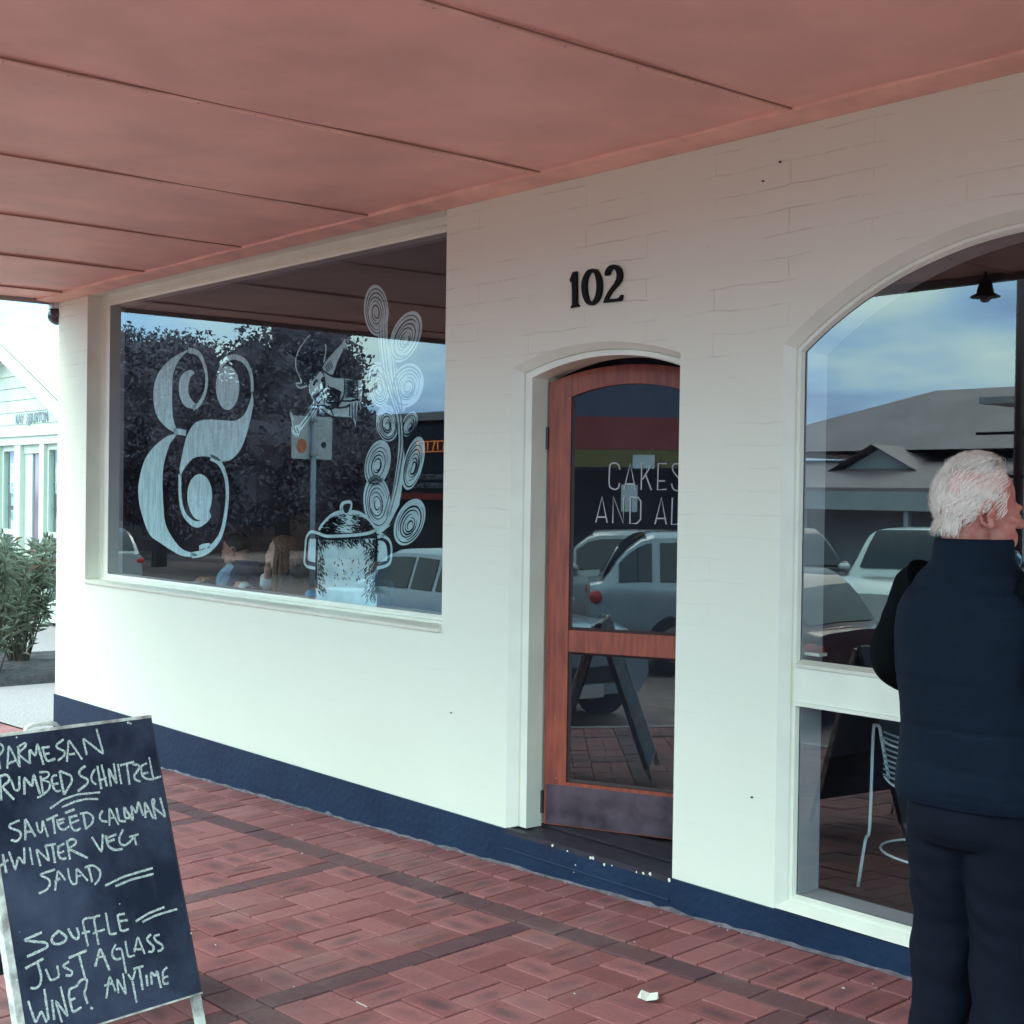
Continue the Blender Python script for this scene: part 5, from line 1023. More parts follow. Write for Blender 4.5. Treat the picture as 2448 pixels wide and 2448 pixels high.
mb = MB(); mb.add([(-.5, .8, 2.5), (6.1, .8, 2.5), (5.3, -3, 3.9), (.3, -3, 3.9)], [(0, 1, 2, 3)]); mb.build('roof', mat('pink_roof', (.42, .17, .18), .7), pr_); B(pr_, 'white_sign', (5.0, .9, 3.2), (6.2, .8, 4.1), mat('white_sign', (.6, .65, .7), .5))
# far left shops
fl = building('brick_shop', -62, -47, -20, -28, -.9, 3.2, mat('brown_render', (.16, .09, .08), .8, var=.2), 'brown shop at the far left of the mirrored street')
B(fl, 'window', (6, .05, .5), (8, 0, 2.6), M_win); B(fl, 'window', (9.5, .05, .5), (12, 0, 2.6), M_win); B(fl, 'red_awning', (2, 2.0, 1.6), (14, 1.9, 2.0), mat('red_awning2', (.6, .05, .04), .6))

# ================================================================== cars
M_tyre = mat('tyre', (.015, .015, .017), .85); M_rim = mat('alloy', (.42, .43, .45), .3, metal=.8)
def car(kind, col, x, y, rz, lab, z=None):
    L = {'sedan': 4.6, 'hatch': 4.0, 'wagon': 4.5, 'suv': 4.7}[kind]; H = {'sedan': 1.45, 'hatch': 1.48, 'wagon': 1.52, 'suv': 1.75}[kind]; W = .88 if kind != 'suv' else .94
    hood = H*.60 if kind != 'suv' else H*.62; belt = hood+.05
    t = thing(kind+'_car' if kind != 'wagon' else 'station_wagon', (x, y, rz_(x)-.012*abs(y+12)/7 if z is None else z), rz, label=lab, cat='car')
    pm = mat('car_paint_%s' % lab[:10], col, .28, metal=.35, coat=.8)
    # stations nose(+x) to tail: (x, hood/top z, cabin half-width factor or None)
    if kind == 'sedan': cab = (.88, .32, -.78, -1.42)
    elif kind == 'hatch': cab = (.95, .35, -1.2, -1.85)
    elif kind == 'wagon': cab = (.92, .35, -1.55, -2.12)
    else: cab = (.95, .4, -1.75, -2.25)
    tail = hood+.06 if kind == 'sedan' else belt+.02
    def roofz(xx):
        a, b, c, d = cab
        if xx >= a or xx <= d: return None
        if xx > b: k = (a-xx)/(a-b); return belt+(H-belt)*math.sin(k*math.pi/2)**.9
        if xx > c: return H+.02*math.cos((xx-(b+c)/2)/(b-c)*math.pi)
        k = (xx-d)/(c-d); return belt+(H-belt)*math.sin(k*math.pi/2)**.85
    xs_ = sorted(set([L/2, L/2-.06, L/2-.25, L/2-.6, cab[0]+.25, *[cab[0]+(cab[1]-cab[0])*k/4 for k in range(5)], *[cab[1]+(cab[2]-cab[1])*k/5 for k in range(6)], *[cab[2]+(cab[3]-cab[2])*k/4 for k in range(5)], -L/2+.3, -L/2+.06, -L/2]), reverse=True)
    rs_ = []
    def wid(xx): u_ = abs(xx)/(L/2); return W*(1-.22*max(0, (u_-.6)/.4)**2)
    for xx in xs_:
        w_ = wid(xx); rz__ = roofz(xx); e_ = max(0, (xx-(L/2-.6))/.6); et = max(0, (-xx-(L/2-.35))/.35)
        ztop = (hood-.02*abs(xx-cab[0])-.16*e_**2) if xx > cab[0]-.001 else (tail-.05*et if xx < cab[3]+.001 else belt)
        zt2 = rz__ if rz__ else ztop+.03; ww = w_*.80 if rz__ and rz__ > belt+.05 else w_*.86
        kk = (rz__-belt)/(H-belt) if rz__ else 0; ww = w_*(.90-.15*kk)
        b0 = .20+.12*e_+.1*et
        half_ = [(0, b0), (w_*.85, b0), (w_*.97, b0+.12), (w_, .48), (w_*.985, min(belt-.07, ztop-.03)), (w_*.94, ztop if rz__ is None else belt), (ww, zt2-.05*(1 if rz__ and kk > .3 else .3)), (ww*.82, zt2), (0, zt2+.012)]
        rs_.append([(xx, yy, zz) for yy, zz in half_]+[(xx, -yy, zz) for yy, zz in reversed(half_[1:-1])])
    mb = MB(); mb.rings(rs_); mb.build('body', pm, t, smooth=True).modifiers.new('e', 'EDGE_SPLIT').split_angle = R(40)
    def sidep(xx, kz, off=.012, s=1):
        r_ = roofz(xx); kk = (r_-belt)/(H-belt); w_ = wid(xx); yb_ = w_*.94; ye = w_*(.90-.15*kk); zt = r_-.05; return Vector((xx, s*(yb_+(ye-yb_)*kz+off), belt+(zt-belt)*kz))
    for s in (1, -1):
        for xa, xb2 in ((cab[0]-.28, (cab[1]+cab[2])/2+.04), ((cab[1]+cab[2])/2-.04, cab[2]+.06), (cab[2]-.03, cab[3]+.18)):
            if xa-xb2 < .15: continue
            n_ = 6; top_ = [sidep(xa+(xb2-xa)*k/n_, .90, s=s) for k in range(n_+1)]; bot = [sidep(xa+(xb2-xa)*k/n_, .08, s=s) for k in range(n_+1)]
            mb = MB(); mb.rings([top_, bot], closed=False, cap=False); mb.build('side_window', M_carglass, t, smooth=True)
    for a_, b_, nm in ((cab[0]-.03, cab[1]+.08, 'windscreen'), (cab[2]-.08, cab[3]+.03, 'rear_window')):
        P = []
        for k in range(7):
            xx = a_+(b_-a_)*k/6; r_ = roofz(xx); kk = (r_-belt)/(H-belt); yw = wid(xx)*(.90-.15*kk)*.86; P.append([(xx+(.012 if nm == 'windscreen' else -.012), yw*q, r_+.018-.012*abs(q)) for q in (-1, -.5, 0, .5, 1)])
        mb = MB(); mb.rings(P, closed=False, cap=False); mb.build(nm, M_carglass, t, smooth=True)
    wr = .32 if kind != 'suv' else .37
    for xx in (L*.315, -L*.29):
        for s in (1, -1):
            mb = MB(); M_ = Matrix.Translation((xx, s*(wid(xx)-.10), wr)) @ Matrix.Rotation(R(90), 4, 'X'); mb.lathe([(wr*.6, -.1), (wr, -.09), (wr, .09), (wr*.6, .1)], 22, M_); wh = mb.build('tyre', M_tyre, t, smooth=False)
            mb = MB(); mb.lathe([(.02, .115), (wr*.3, .10), (wr*.62, .115), (wr*.62, -.115), (wr*.3, -.10), (.02, -.115)], 14, M_); mb.build('rim', M_rim, wh)
    for s in (1, -1):
        mb = MB(); mb.ell((L/2-.12, s*W*.66, hood-.24), (.13, .19, .075), nu=12, nv=8); mb.build('headlight', mat('headlight', (.7, .75, .8), .1), t, smooth=True)
        mb = MB(); mb.ell((-L/2+.07, s*W*.72, hood-.10), (.09, .14, .09), nu=12, nv=8); mb.build('tail_light', mat('tail_light', (.5, .02, .02), .2), t, smooth=True)
        mb = MB(); mb.ell((cab[0]-.25, s*(W+.09), belt+.06), (.07, .10, .06), nu=10, nv=8); mb.build('wing_mirror', pm, t, smooth=True)
    mb = MB(); mb.box((L/2-.02, -W*.5, .42), (L/2+.012, W*.5, .56)); mb.build('grille', M_black, t)
    mb = MB(); mb.box((L/2-.005, -.19, .30), (L/2+.02, .19, .41)); mb.build('number_plate', mat('plate_white', (.6, .6, .6), .5), t)
    return t
car('wagon', (.34, .40, .48), -1.95, -9.75, R(0), 'silver wagon parked side on, mirrored in the door glass')
car('sedan', (.28, .36, .46), -5.65, -7.3, R(56), 'silver blue sedan nose in front of the door, mirrored low in its glass', z=-.42)
car('hatch', (.30, .33, .36), -3.6, -13.6, R(180), 'grey hatchback on the far side of the wagon, mirrored in the door')
car('sedan', (.42, .47, .55), -15.2, -7.4, R(180), 'pale silver sedan at the kerb, mirrored at the right of the big window')
car('suv', (.82, .86, .84), -11.6, -13.6, R(75), 'white four wheel drive facing the cafe, mirrored beside the man')
car('suv', (.030, .035, .05), -13.9, -12.6, R(10), 'dark four wheel drive, mirrored at the left of the arched window')
car('hatch', (.09, .008, .012), -9.9, -6.6, R(175), 'dark red hatchback at the kerb, mirrored low in the arched window')
car('hatch', (.45, .46, .48), -31.0, -8.8, R(180), 'pale hatchback further down the street, mirrored at the left of the big window')
car('sedan', (.45, .03, .03), -41, -11.2, R(180), 'bright red sedan far down the mirrored street')
#PART4
# ================================================================== people
M_skin = mat('ruddy_skin', (.50, .21, .17), .6, col2=(.40, .115, .10), vscale=34, spec=.25, bump=.35, bscale=150)
M_skin2 = mat('indoor_skin', (.70, .34, .25), .55)
def remesh(o, v, it=4, f=.5):
    r = o.modifiers.new('r', 'REMESH'); r.mode = 'VOXEL'; r.voxel_size = v; r.use_smooth_shade = True
    s = o.modifiers.new('s', 'SMOOTH'); s.factor = f; s.iterations = it
def head_mb(mb, M, male=True):
    """head with chin at z=0, crown at .232, face towards +y"""
    E = lambda c, r, rot=None, nu=20, nv=14: mb.ell(c, r, M, nu, nv, rot)
    E((0, -.012, .150), (.076, .098, .084)); E((0, .018, .118), (.069, .074, .082)); E((0, -.045, .118), (.070, .062, .070))
    E((0, .045, .055), (.052, .050, .055)); E((0, .068, .022), (.030, .026, .022)); E((0, .030, .030), (.050, .060, .028))
    for s in (1, -1):
        E((s*.042, .048, .048), (.026, .040, .036)); E((s*.036, .070, .092), (.024, .022, .018)); E((s*.032, .084, .128), (.022, .010, .009))   # jaw, cheekbone, brow
        E((s*.030, .078, .112), (.015, .014, .012))                                                                                          # eyeball bulge
        # ear: rim, lobe, bowl
        for k in range(11):
            a = R(-100+k*27); E((s*(.080+.006*math.cos(a*.5)), -.020+.018*math.cos(a+R(95))-.004, .103+.031*math.sin(a+R(95))), (.0062, .0062, .0062), None, 8, 6)
        E((s*.076, -.012, .100), (.006, .013, .022)); E((s*.078, -.008, .074), (.0075, .009, .012))
    E((0, .094, .112), (.010, .014, .030)); E((0, .110, .090), (.015, .022, .014)); E((0, .100, .104), (.009, .017, .018))
    for s in (1, -1): E((s*.011, .100, .084), (.009, .012, .008))
    E((0, .084, .061), (.026, .012, .006)); E((0, .082, .050), (.023, .012, .0065)); E((0, .078, .030), (.024, .016, .014)); E((0, .060, .065), (.040, .032, .035))
    mb.tube([M @ Vector(p) for p in ((0, -.020, .085), (0, -.030, .0), (0, -.048, -.08), (0, -.06, -.15))], [.062, .058, .060, .078], 18)
    E((0, .045, .0), (.030, .040, .035))
def hand_mb(mb, W, D, Nn, sc_=1, curl=.6, side=1):
    """palm plus five tapered bent fingers; W wrist, D towards fingers, Nn out of the back of the hand"""
    D = Vector(D).normalized(); Nn = (Vector(Nn)-D*D.dot(Vector(Nn))).normalized(); S = D.cross(Nn)*side; W = Vector(W)
    Mx = Matrix.Translation(W) @ Matrix((S, D, Nn)).transposed().to_4x4() @ Matrix.Scale(sc_, 4)
    mb.rings([[(x*w_, y, z*h_) for x, z in ((-1, -.6), (-.6, -1), (.6, -1), (1, -.6), (1, .6), (.6, 1), (-.6, 1), (-1, .6))] for y, w_, h_ in ((-.02, .026, .019), (.01, .028, .017), (.045, .040, .014), (.088, .042, .012))], M=Mx)
    for x, L, a0 in ((-.031, .070, .1), (-.010, .082, 0), (.011, .077, 0), (.032, .060, -.12)):
        p = Vector((x, .080, 0)); P = [p]; ang = 0
        for k, (seg, bend) in enumerate(((.42, .4), (.31, .75), (.27, .5))):
            ang += bend*curl; p = p+Vector((a0*-.12*seg, math.cos(ang), -math.sin(ang)))*L*seg; P.append(p)
        mb.tube([Mx @ q for q in smoothpts(P, 3)], [.0092*sc_]*4+[.0085*sc_]*3+[.0075*sc_]*2+[.005*sc_], 8)
    P = [Vector((-.026, .015, -.006)), Vector((-.048, .040, -.014)), Vector((-.052, .068, -.024)), Vector((-.044, .090, -.032))]
    mb.tube([Mx @ q for q in smoothpts(P, 3)], [.014*sc_]*4+[.011*sc_]*3+[.009*sc_]*2+[.006*sc_], 8)

# ---- the white haired man outside
MX, MY = -1.918, -.90; MZ = gz(MX, MY)
man = thing('person', (MX, MY, MZ), label='white haired man in navy quilted vest and dark trousers standing before the arched window', cat='person')
hM = Matrix.Translation((-.012, -.004, 1.484)) @ Matrix.Rotation(R(-29), 4, 'Z') @ Matrix.Rotation(R(-6), 4, 'X')
mb = MB(); head_mb(mb, hM)
mb.rings([[(rx*math.cos(t), cy+ry*math.sin(t), z) for t in [2*math.pi*k/20 for k in range(20)]] for z, rx, ry, cy in ((.80, .14, .10, 0), (.95, .155, .11, 0), (1.10, .155, .11, 0), (1.28, .165, .11, -.01), (1.40, .15, .09, -.02), (1.46, .07, .065, -.03))])
armL = [(-.165, -.02, 1.385), (-.198, -.032, 1.29), (-.220, -.040, 1.20), (-.185, .085, 1.14), (-.10, .20, 1.11)]
armR = [(.165, -.02, 1.385), (.200, -.032, 1.29), (.228, -.040, 1.19), (.190, .085, 1.13), (.10, .20, 1.095)]
for P in (armL, armR): mb.tube(smoothpts(P, 4), [.050]*5+[.045]*4+[.038]*4+[.030]*4, 12)
hand_mb(mb, (-.085, .215, 1.11), (.85, .35, -.05), (0, .6, .8), 1, .7, 1); hand_mb(mb, (.085, .215, 1.095), (-.85, .35, 0), (0, .6, .8), 1, .7, -1)
for s in (-1, 1): mb.tube([(s*.080, 0, .88), (s*.082, .005, .50), (s*.092, -.01, .10)], [.070, .040, .034], 12); mb.rings([[(s*.10+x*w_, y, z) for x, z in ((-1, .0), (1, .0), (1, h_), (.5, h_*1.3), (-.5, h_*1.3), (-1, h_))] for y, w_, h_ in ((-.09, .030, .05), (-.02, .036, .075), (.08, .042, .05), (.165, .030, .03))])
body = mb.build('body', M_skin, man, smooth=True); remesh(body, .0042, 3)
# eyes
for s in (1, -1):
    mb = MB(); mb.ell((s*.030, .0835, .112), (.0105, .0085, .0075), hM, 12, 8); e_ = mb.build('eye', mat('eye_white', (.7, .7, .68), .2), man, smooth=True)
    mb = MB(); mb.ell((s*.030, .0905, .112), (.0045, .0025, .0045), hM, 10, 6); mb.build('iris', mat('iris', (.05, .07, .09), .1), e_, smooth=True)
# hair: cap of short wavy locks, pink scalp between them
M_hair = mat('white_hair', (.82, .72, .66), .55, var=.10, vscale=60, spec=.4)
def on_skull(th, ph, k=1.0): # th round (0 = face), ph up
    d = Vector((math.sin(th)*math.cos(ph), math.cos(th)*math.cos(ph), math.sin(ph))); c = Vector((0, -.014, .138)); r = Vector((.081, .104, .098))
    return c+Vector((d.x*r.x, d.y*r.y, d.z*r.z))*k, Vector((d.x/r.x, d.y/r.y, d.z/r.z)).normalized()
def hairline(th): # lowest elevation that carries hair
    t = abs((th+math.pi) % (2*math.pi)-math.pi)
    if t < .75: return .88-.12*t
    if t < 1.25: return .80-(t-.75)*1.1
    if t < 1.95: return .20-(t-1.25)*.35 if t < 1.5 else .10-(t-1.5)*1.4
    return -.53-.12*min(1, (t-1.95)/.5)
random.seed(77)
cap = MB(); rr2 = []
for j in range(15):
    ring = []
    for k in range(48):
        th = 2*math.pi*k/48; lo = hairline(th)+.03; ph = lo+(math.pi/2-.02-lo)*j/14; kk = 1.0+.03*min(1, j/2)+.018*mnoise.noise(Vector((math.cos(th)*3, math.sin(th)*3, ph*3)))+(.05*max(0, math.cos(th))*max(0, 1-abs(ph-1.05)/.5) if j > 0 else 0)
        ring.append(on_skull(th, ph, kk)[0])
    rr2.append(ring)
cap.rings(rr2, M=hM); cap.build('hair_cap', mat('scalp_hair', (.72, .48, .45), .7, col2=(.60, .30, .27), vscale=24), man, smooth=True)
hs = MB()
nr = hM.to_3x3()
for i in range(11000):
    th = random.uniform(-math.pi, math.pi); lo = hairline(th); ph = lo+(1.5-lo)*random.random()**.8
    top_ = ph > .85
    p, nn_ = on_skull(th, ph, 1.02+random.random()*.02)
    flow = Vector((0, 0, -1))-nn_*Vector((0, 0, -1)).dot(nn_)
    back = Vector((0, -1, 0))-nn_*Vector((0, -1, 0)).dot(nn_)
    side = nn_.cross(flow if flow.length > .01 else Vector((1, 0, 0)))
    w1 = .35+.65*min(1, max(0, (ph-.55)/.5)); top_ = ph > .95
    if mnoise.noise(p*13+Vector((4, 1, 2))) > .22 and random.random() < .8: continue
    d = (back*(w1+.15)+flow*(1-w1)*1.2+side*random.uniform(-.25, .25)+Vector((.25 if top_ else 0, 0, 0))); d = (d+side*.35*mnoise.noise(p*22)).normalized()
    L = random.uniform(.022, .046)*(1.25 if top_ else 1); lift = random.uniform(.05, .42)*(1.0 if top_ else .8); wv = random.uniform(-.5, .5); P = []
    for k in range(6):
        t = k/5; P.append(p+d*L*t+nn_*(L*(lift*math.sin(math.pi*t*.9)+.02))+side*L*(.16*math.sin(t*5+wv*6)) - nn_*L*.25*t*t)
    wd = random.uniform(.0007, .0015); hs.ribbon([hM @ q for q in P], wd, nr @ nn_, taper=True)
for s in (1, -1):      # wisps over the ears and on the nape
    for i in range(60):
        p = Vector((s*random.uniform(.070, .080), random.uniform(-.03, .035), random.uniform(.115, .16))); d = Vector((s*.15, -.6+random.uniform(-.3, .3), -.8)).normalized(); hs.ribbon([hM @ (p+d*.03*t+Vector((s*.006*math.sin(3*t), 0, 0))) for t in (0, .25, .5, .75, 1)], .0016, nr @ Vector((s, 0, 0)), taper=True)
for i in range(420):
    th = math.pi+random.uniform(-.85, .85); p, nn_ = on_skull(th, random.uniform(-.66, -.5), 1.03); d = Vector((random.uniform(-.3, .5), -.15, -1)).normalized(); L = random.uniform(.018, .044)
    hs.ribbon([hM @ (p+d*L*t+nn_*.010*t*t*random.uniform(.5, 1.2)) for t in (0, .25, .5, .75, 1)], .0014, nr @ nn_, taper=True)
hs.build('hair', M_hair, man, fix=False, kind='stuff')
# vest
def fold(x, y, z, a=.006, f=7): return a*mnoise.noise(Vector((x*f, y*f, z*f*.8)))
M_vest = mat('navy_vest', (.0026, .0080, .0180), .75, var=.15, vscale=30, bump=.15, bscale=160, spec=.12)
M_sleeve = mat('black_sleeve', (.0028, .004, .0045), .9, bump=.2, bscale=120, spec=.06)
M_trou = mat('charcoal_trousers', (.0042, .0066, .0135), .85, bump=.2, bscale=140, spec=.1)
prof = [(.868, .190, .146, .004), (.884, .196, .151, .004), (.90, .195, .154, .002), (.97, .188, .148, 0), (1.05, 0.184, .146, -.006), (1.12, 0.186, .146, -.012), (1.20, 0.192, .146, -.018), (1.28, 0.194, .142, -.022), (1.35, 0.185, .130, -.026), (1.40, 0.162, .112, -.028), (1.432, 0.146, .102, -.030), (1.456, 0.116, .094, -.032), (1.474, 0.103, .090, -.032), (1.500, 0.100, .090, -.030), (1.522, 0.098, .089, -.028), (1.527, 0.090, .080, -.026), (1.48, 0.080, .070, -.026)]
seams = (1.335, 1.17, 1.06, .965)
mb = MB(); rs_ = []
zs_ = []
for a, b in zip(prof[:-1], prof[1:]):
    n = max(1, int(abs(b[0]-a[0])/.008))
    for k in range(n): t = k/n; zs_.append(tuple(a[i]+(b[i]-a[i])*t for i in range(4)))
zs_.append(prof[-1])
for z, rx, ry, cy in zs_:
    ring = []
    for k in range(96):
        t = 2*math.pi*k/96; c, s = math.cos(t), math.sin(t); e1 = .82 if z < 1.4 else 1
        x = rx*abs(c)**e1*(1 if c > 0 else -1); y = ry*abs(s)**e1*(1 if s > 0 else -1)
        g = 0
        for q in seams:
            d = abs(z+.012*x-q); g -= .0030*math.exp(-(d/.003)**2); g += .0004*math.exp(-((d-.02)/.015)**2)
        if abs(z-.898) < .02: g -= .004*math.exp(-((z-.898)/.003)**2)
        g += fold(x, y, z*.6, .010, 6)*(1 if z < 1.42 else .25)+fold(x+3, y, z*.8, .003, 12)+.0012*math.sin(t*3+z*18)*max(0, 1-abs(z-1.0)/.2)
        n_ = Vector((c, s, 0)); ring.append(Vector((x, y+cy+.02*max(0, (1.2-abs(z-1.3)*4)) *0, z))+n_*g)
    rs_.append(ring)
mb.rings(rs_, cap=False); vest = mb.build('vest', M_vest, man, smooth=True)
s2 = vest.modifiers.new('s', 'SUBSURF'); s2.levels = 1; s2.render_levels = 1
for P, s in ((armL, -1), (armR, 1)):
    mb = MB(); Q = smoothpts([(s*.135, -.022, 1.408)]+P[:-1]+[tuple(Vector(P[-2]).lerp(Vector(P[-1]), .75))], 7); n = len(Q); rs2 = []
    rad = lambda t: .064-.010*t-.016*max(0, t-.6)/.4
    up = None
    for i, p in enumerate(Q):
        d = (Q[min(i+1, n-1)]-Q[max(i-1, 0)]).normalized(); up = d.orthogonal().normalized() if up is None else (up-d*up.dot(d)).normalized(); q = d.cross(up); t = i/(n-1); ring = []
        for k in range(32):
            a = 2*math.pi*k/32; v = up*math.cos(a)+q*math.sin(a); r = rad(t)*(1+.10*mnoise.noise(Vector((v.x*2, v.y*2, t*14)))+.05*math.sin(t*34+3*a)*math.exp(-((t-.55)/.18)**2)); ring.append(p+v*r)
        rs2.append(ring)
    mb.rings(rs2); mb.build('sleeve', M_sleeve, man, smooth=True).modifiers.new('s', 'SUBSURF').render_levels = 1
# shirt collar points showing at the neck
mb = MB()
ctr = Vector((0, -.026, 0))
for s in (1, -1):
    P = []
    for k in range(6):
        a = R(90-s*(14+k*11)); r = .087+.004*math.sin(k); P.append([ctr+Vector((math.cos(a)*(r+.010), math.sin(a)*(r+.010)+.014, 1.498-.002*k)), ctr+Vector((math.cos(a)*(r+.018), math.sin(a)*(r+.018)+.016, 1.486-.052*max(0, 1-k/4)-.002*k))])
    mb.rings(P, closed=False, cap=False)
o = mb.build('shirt_collar', mat('blue_shirt', (.30, .50, .66), .8, var=.3, vscale=120), man, smooth=True, fix=False); sm_ = o.modifiers.new('t', 'SOLIDIFY'); sm_.thickness = .003
# trousers: waist, seat and two legs grown into one cloth
mb = MB()
mb.rings([[(rx*math.cos(t), cy+ry*math.sin(t), z) for t in [2*math.pi*k/28 for k in range(28)]] for z, rx, ry, cy in ((.98, .155, .110, 0), (.90, .166, .122, -.005), (.84, .170, .130, -.008), (.80, .168, .128, -.010), (.765, .152, .108, -.010))])
for s in (-1, 1): mb.tube(smoothpts([(s*.080, -.006, .84), (s*.080, -.004, .70), (s*.082, .006, .50), (s*.088, -.004, .30), (s*.094, -.012, .055)], 4), [.094]*4+[.088-.003*k for k in range(4)]+[.078-.001*k for k in range(4)]+[.074]*4+[.078], 22)
tr_ = mb.build('trousers', M_trou, man, smooth=True); remesh(tr_, .0065, 5)
tx = bpy.data.textures.new('cloth_folds', 'CLOUDS'); tx.noise_scale = .085; tx.noise_depth = 1
dm = tr_.modifiers.new('d', 'DISPLACE'); dm.texture = tx; dm.strength = .022; dm.mid_level = .5; dm.texture_coords = 'OBJECT'
em = bpy.data.objects.new('fold_space', None); COL.objects.link(em); em.parent = tr_; em.rotation_euler = (R(20), R(28), 0); em.scale = (1.7, 1.7, .75); em.empty_display_size = .05; dm.texture_coords_object = em
sm2 = tr_.modifiers.new('s2', 'SMOOTH'); sm2.iterations = 3
for s in (-1, 1):
    mb = MB(); mb.rings([[(s*.108+x*w_, y, z*h_+.002) for x, z in ((-1, 0), (-1, .5), (-.75, .9), (-.3, 1.05), (.3, 1.05), (.75, .9), (1, .5), (1, 0))] for y, w_, h_ in ((-.115, .022, .05), (-.105, .036, .075), (-.04, .042, .10), (.05, .046, .085), (.13, .048, .06), (.18, .036, .045), (.195, .015, .03))]); mb.build('shoe', mat('black_leather', (.012, .011, .011), .35), man, smooth=True)

# ---- people sitting at the window bench
def sitter(x, y, rz, lab, top_col, hair_fn, armsP, cuff=None, lean=0, hm=None, seat=.46, nm='jumper'):
    t = thing('person', (x, y, .1), rz, label=lab, cat='person'); mb = MB()
    M_ = hm or (Matrix.Translation((0, .06+lean, .955)) @ Matrix.Rotation(R(-16), 4, 'X')); head_mb(mb, M_)
    tor = ((.46, .15, .12, 0), (.62, .14, .11, .0), (.78, .16, .11, lean*.5), (.90, .16, .09, lean*.8), (.97, .07, .06, lean*.9+.01))
    mb.rings([[(rx*math.cos(a), cy+ry*math.sin(a), z) for a in [2*math.pi*k/16 for k in range(16)]] for z, rx, ry, cy in tor])
    for s in (-1, 1): mb.tube(smoothpts([(s*.09, 0, .50), (s*.11, .42, .52), (s*.11, .44, .30), (s*.11, .40, .06)], 3), .055, 10); mb.ell((s*.11, .46, .04), (.04, .12, .035))
    for P, hd in armsP: mb.tube(smoothpts(P, 4), [.042]*4+[.036]*4+[.026]*8, 10); hand_mb(mb, P[-1], hd[0], hd[1], 1, .8, hd[2])
    b_ = mb.build('body', M_skin2, t, smooth=True); remesh(b_, .007, 2)
    mb = MB(); mb.rings([[(rx*1.16*math.cos(a), cy+ry*1.2*math.sin(a), z) for a in [2*math.pi*k/20 for k in range(20)]] for z, rx, ry, cy in tor[:4]+((.955, .095, .08, lean*.9+.01), (.995, .075, .07, lean*.9+.012))])
    for P, hd in armsP:
        Q = smoothpts(P, 4)[:-3]; mb.tube(Q, [.060-.016*i/len(Q) for i in range(len(Q))], 12)
    o = mb.build(nm, mat('cloth_'+lab[:14], top_col, .85, var=.3, vscale=20), t, smooth=True); remesh(o, .010, 3)
    mb = MB()
    for s in (-1, 1): mb.tube(smoothpts([(s*.08, -.04, .50), (s*.11, .42, .53), (s*.11, .45, .30), (s*.11, .40, .10)], 3), .072, 10)
    o = mb.build('trousers', mat('dark_denim', (.02, .03, .05), .85), t, smooth=True); remesh(o, .012, 3)
    if cuff:
        for P, hd in armsP:
            Q = smoothpts(P, 4); mb = MB(); mb.tube([Q[-5], Q[-4], Q[-3]], [.047, .050, .046], 14); mb.build('cuff', cuff, t, smooth=True)
    hair_fn(t, M_); return t
def cap_hair(col, thick=1.06, low=-.45, fr=.75):
    def f(t, M_):
        mb = MB(); rs3 = []
        for j in range(12):
            ring = []
            for k in range(36):
                th = 2*math.pi*k/36; tt = abs((th+math.pi) % (2*math.pi)-math.pi); lo = fr if tt < .9 else (fr-(tt-.9)*1.3 if tt < 1.7 else low); lo = max(lo, low); ph = lo+(1.55-lo)*j/11; kk = thick*(1 if j else .99)+.03*mnoise.noise(Vector((math.cos(th)*4, math.sin(th)*4, ph*4))); ring.append(on_skull(th, ph, kk)[0])
            rs3.append(ring)
        mb.rings(rs3, M=M_); mb.build('hair', mat('hair_%.2f' % col[0], col, .6, var=.4, vscale=60), t, smooth=True)
    return f
def long_hair(col):
    def f(t, M_):
        cap_hair(col, 1.08, -.2, .95)(t, M_); mb = MB(); random.seed(5)
        for i in range(420):
            th = random.choice([-1, 1])*random.uniform(1.3, 3.1); p, nn_ = on_skull(th, random.uniform(-.1, .5), 1.08); L = random.uniform(.22, .36); w_ = random.uniform(-.02, .02)
            P = [M_ @ p]+[(M_ @ p)+Vector((w_*k*.5+.008*math.sin(k*1.3+i), .012*k*math.cos(th)*.4, -L*k/6)) for k in range(1, 7)]; mb.ribbon(P, .012, M_.to_3x3() @ nn_, taper=True)
        mb.build('long_hair', mat('hair_%.2f' % col[0], col, .6), t, fix=False, kind='stuff')
    return f
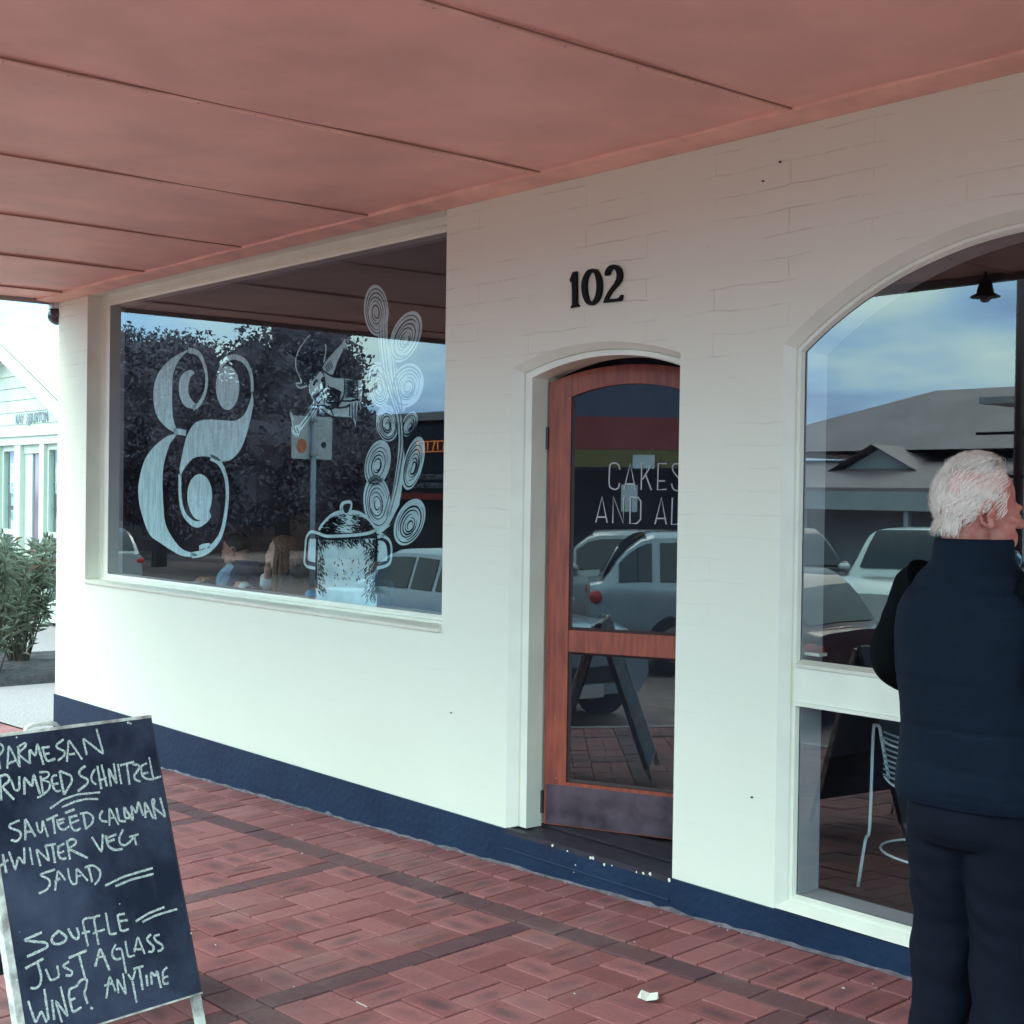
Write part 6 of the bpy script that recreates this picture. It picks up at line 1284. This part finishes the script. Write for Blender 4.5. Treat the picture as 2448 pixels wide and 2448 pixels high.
# bench seats (backless) they sit on
for bx, lab in ((-9.0, 'low dark bench seat under the man in the dark jacket'), (-8.22, 'low dark bench seat under the long haired woman'), (-7.45, 'low dark bench seat under the person in the blue shirt')):
    bn = thing('bench_seat', (bx, 1.12, .1), label=lab, cat='bench'); mb = MB(); mb.box((-.26, -.18, .40), (.26, .18, .44)); mb.build('seat', M_wood2, bn, bevel=.004)
    for sx in (-.2, .2): mb = MB(); mb.box((sx-.02, -.15, 0), (sx+.02, .15, .40)); mb.build('leg', M_wood2, bn)
# they face left along the window, elbows on the bench
TH = R(122)
sitter(-8.93, 1.06, TH, 'dark haired man in a navy jacket with a pale blue scarf behind the big window', (.035, .06, .12), cap_hair((.012, .009, .009), 1.07), [([(.17, .02, .90), (.22, .12, .72), (.16, .30, .80), (.05, .36, .84)], ((-.6, .5, .1), (0, 0, 1), -1)), ([(-.17, .02, .90), (-.24, .10, .72), (-.16, .28, .80), (-.04, .34, .84)], ((.6, .5, .1), (0, 0, 1), 1))], lean=.06, nm='jacket')
scf = MB(); scf.tube(smoothpts([(-.06, .12, .95), (-.08, .18, .86), (-.05, .20, .78), (.0, .19, .74)], 4), [.05, .055, .06, .065, .07, .07, .07, .075, .075, .075, .08, .08, .07], 12); so = scf.build('scarf', mat('pale_blue_scarf', (.42, .66, .88), .9, var=.4, vscale=14), bpy.data.objects['person.001'] if 'person.001' in bpy.data.objects else man, smooth=True)
sitter(-8.20, 1.04, R(134), 'woman with long brown hair resting her chin on her hand behind the big window', (.028, .03, .04), long_hair((.26, .12, .08)), [([(.16, .02, .90), (.22, .16, .76), (.15, .30, .815), (.04, .27, .98)], ((-.2, .0, 1), (0, 1, 0), -1)), ([(-.16, .02, .90), (-.24, .14, .76), (-.19, .34, .815), (-.03, .42, .85)], ((.7, .4, .1), (0, 0, 1), 1))], cuff=mat('white_cuff', (.72, .76, .76), .8), lean=.07, nm='dark_top')
sitter(-7.45, 1.05, R(100), 'person in a bright blue shirt mostly hidden behind the painted pot', (.08, .36, .66), cap_hair((.05, .03, .02), 1.07), [([(.17, .02, .90), (.25, .12, .74), (.18, .34, .815), (.06, .42, .84)], ((-.6, .5, .1), (0, 0, 1), -1)), ([(-.17, .02, .90), (-.25, .10, .74), (-.20, .32, .815), (-.08, .42, .84)], ((.6, .5, .1), (0, 0, 1), 1))], lean=.05, nm='shirt')
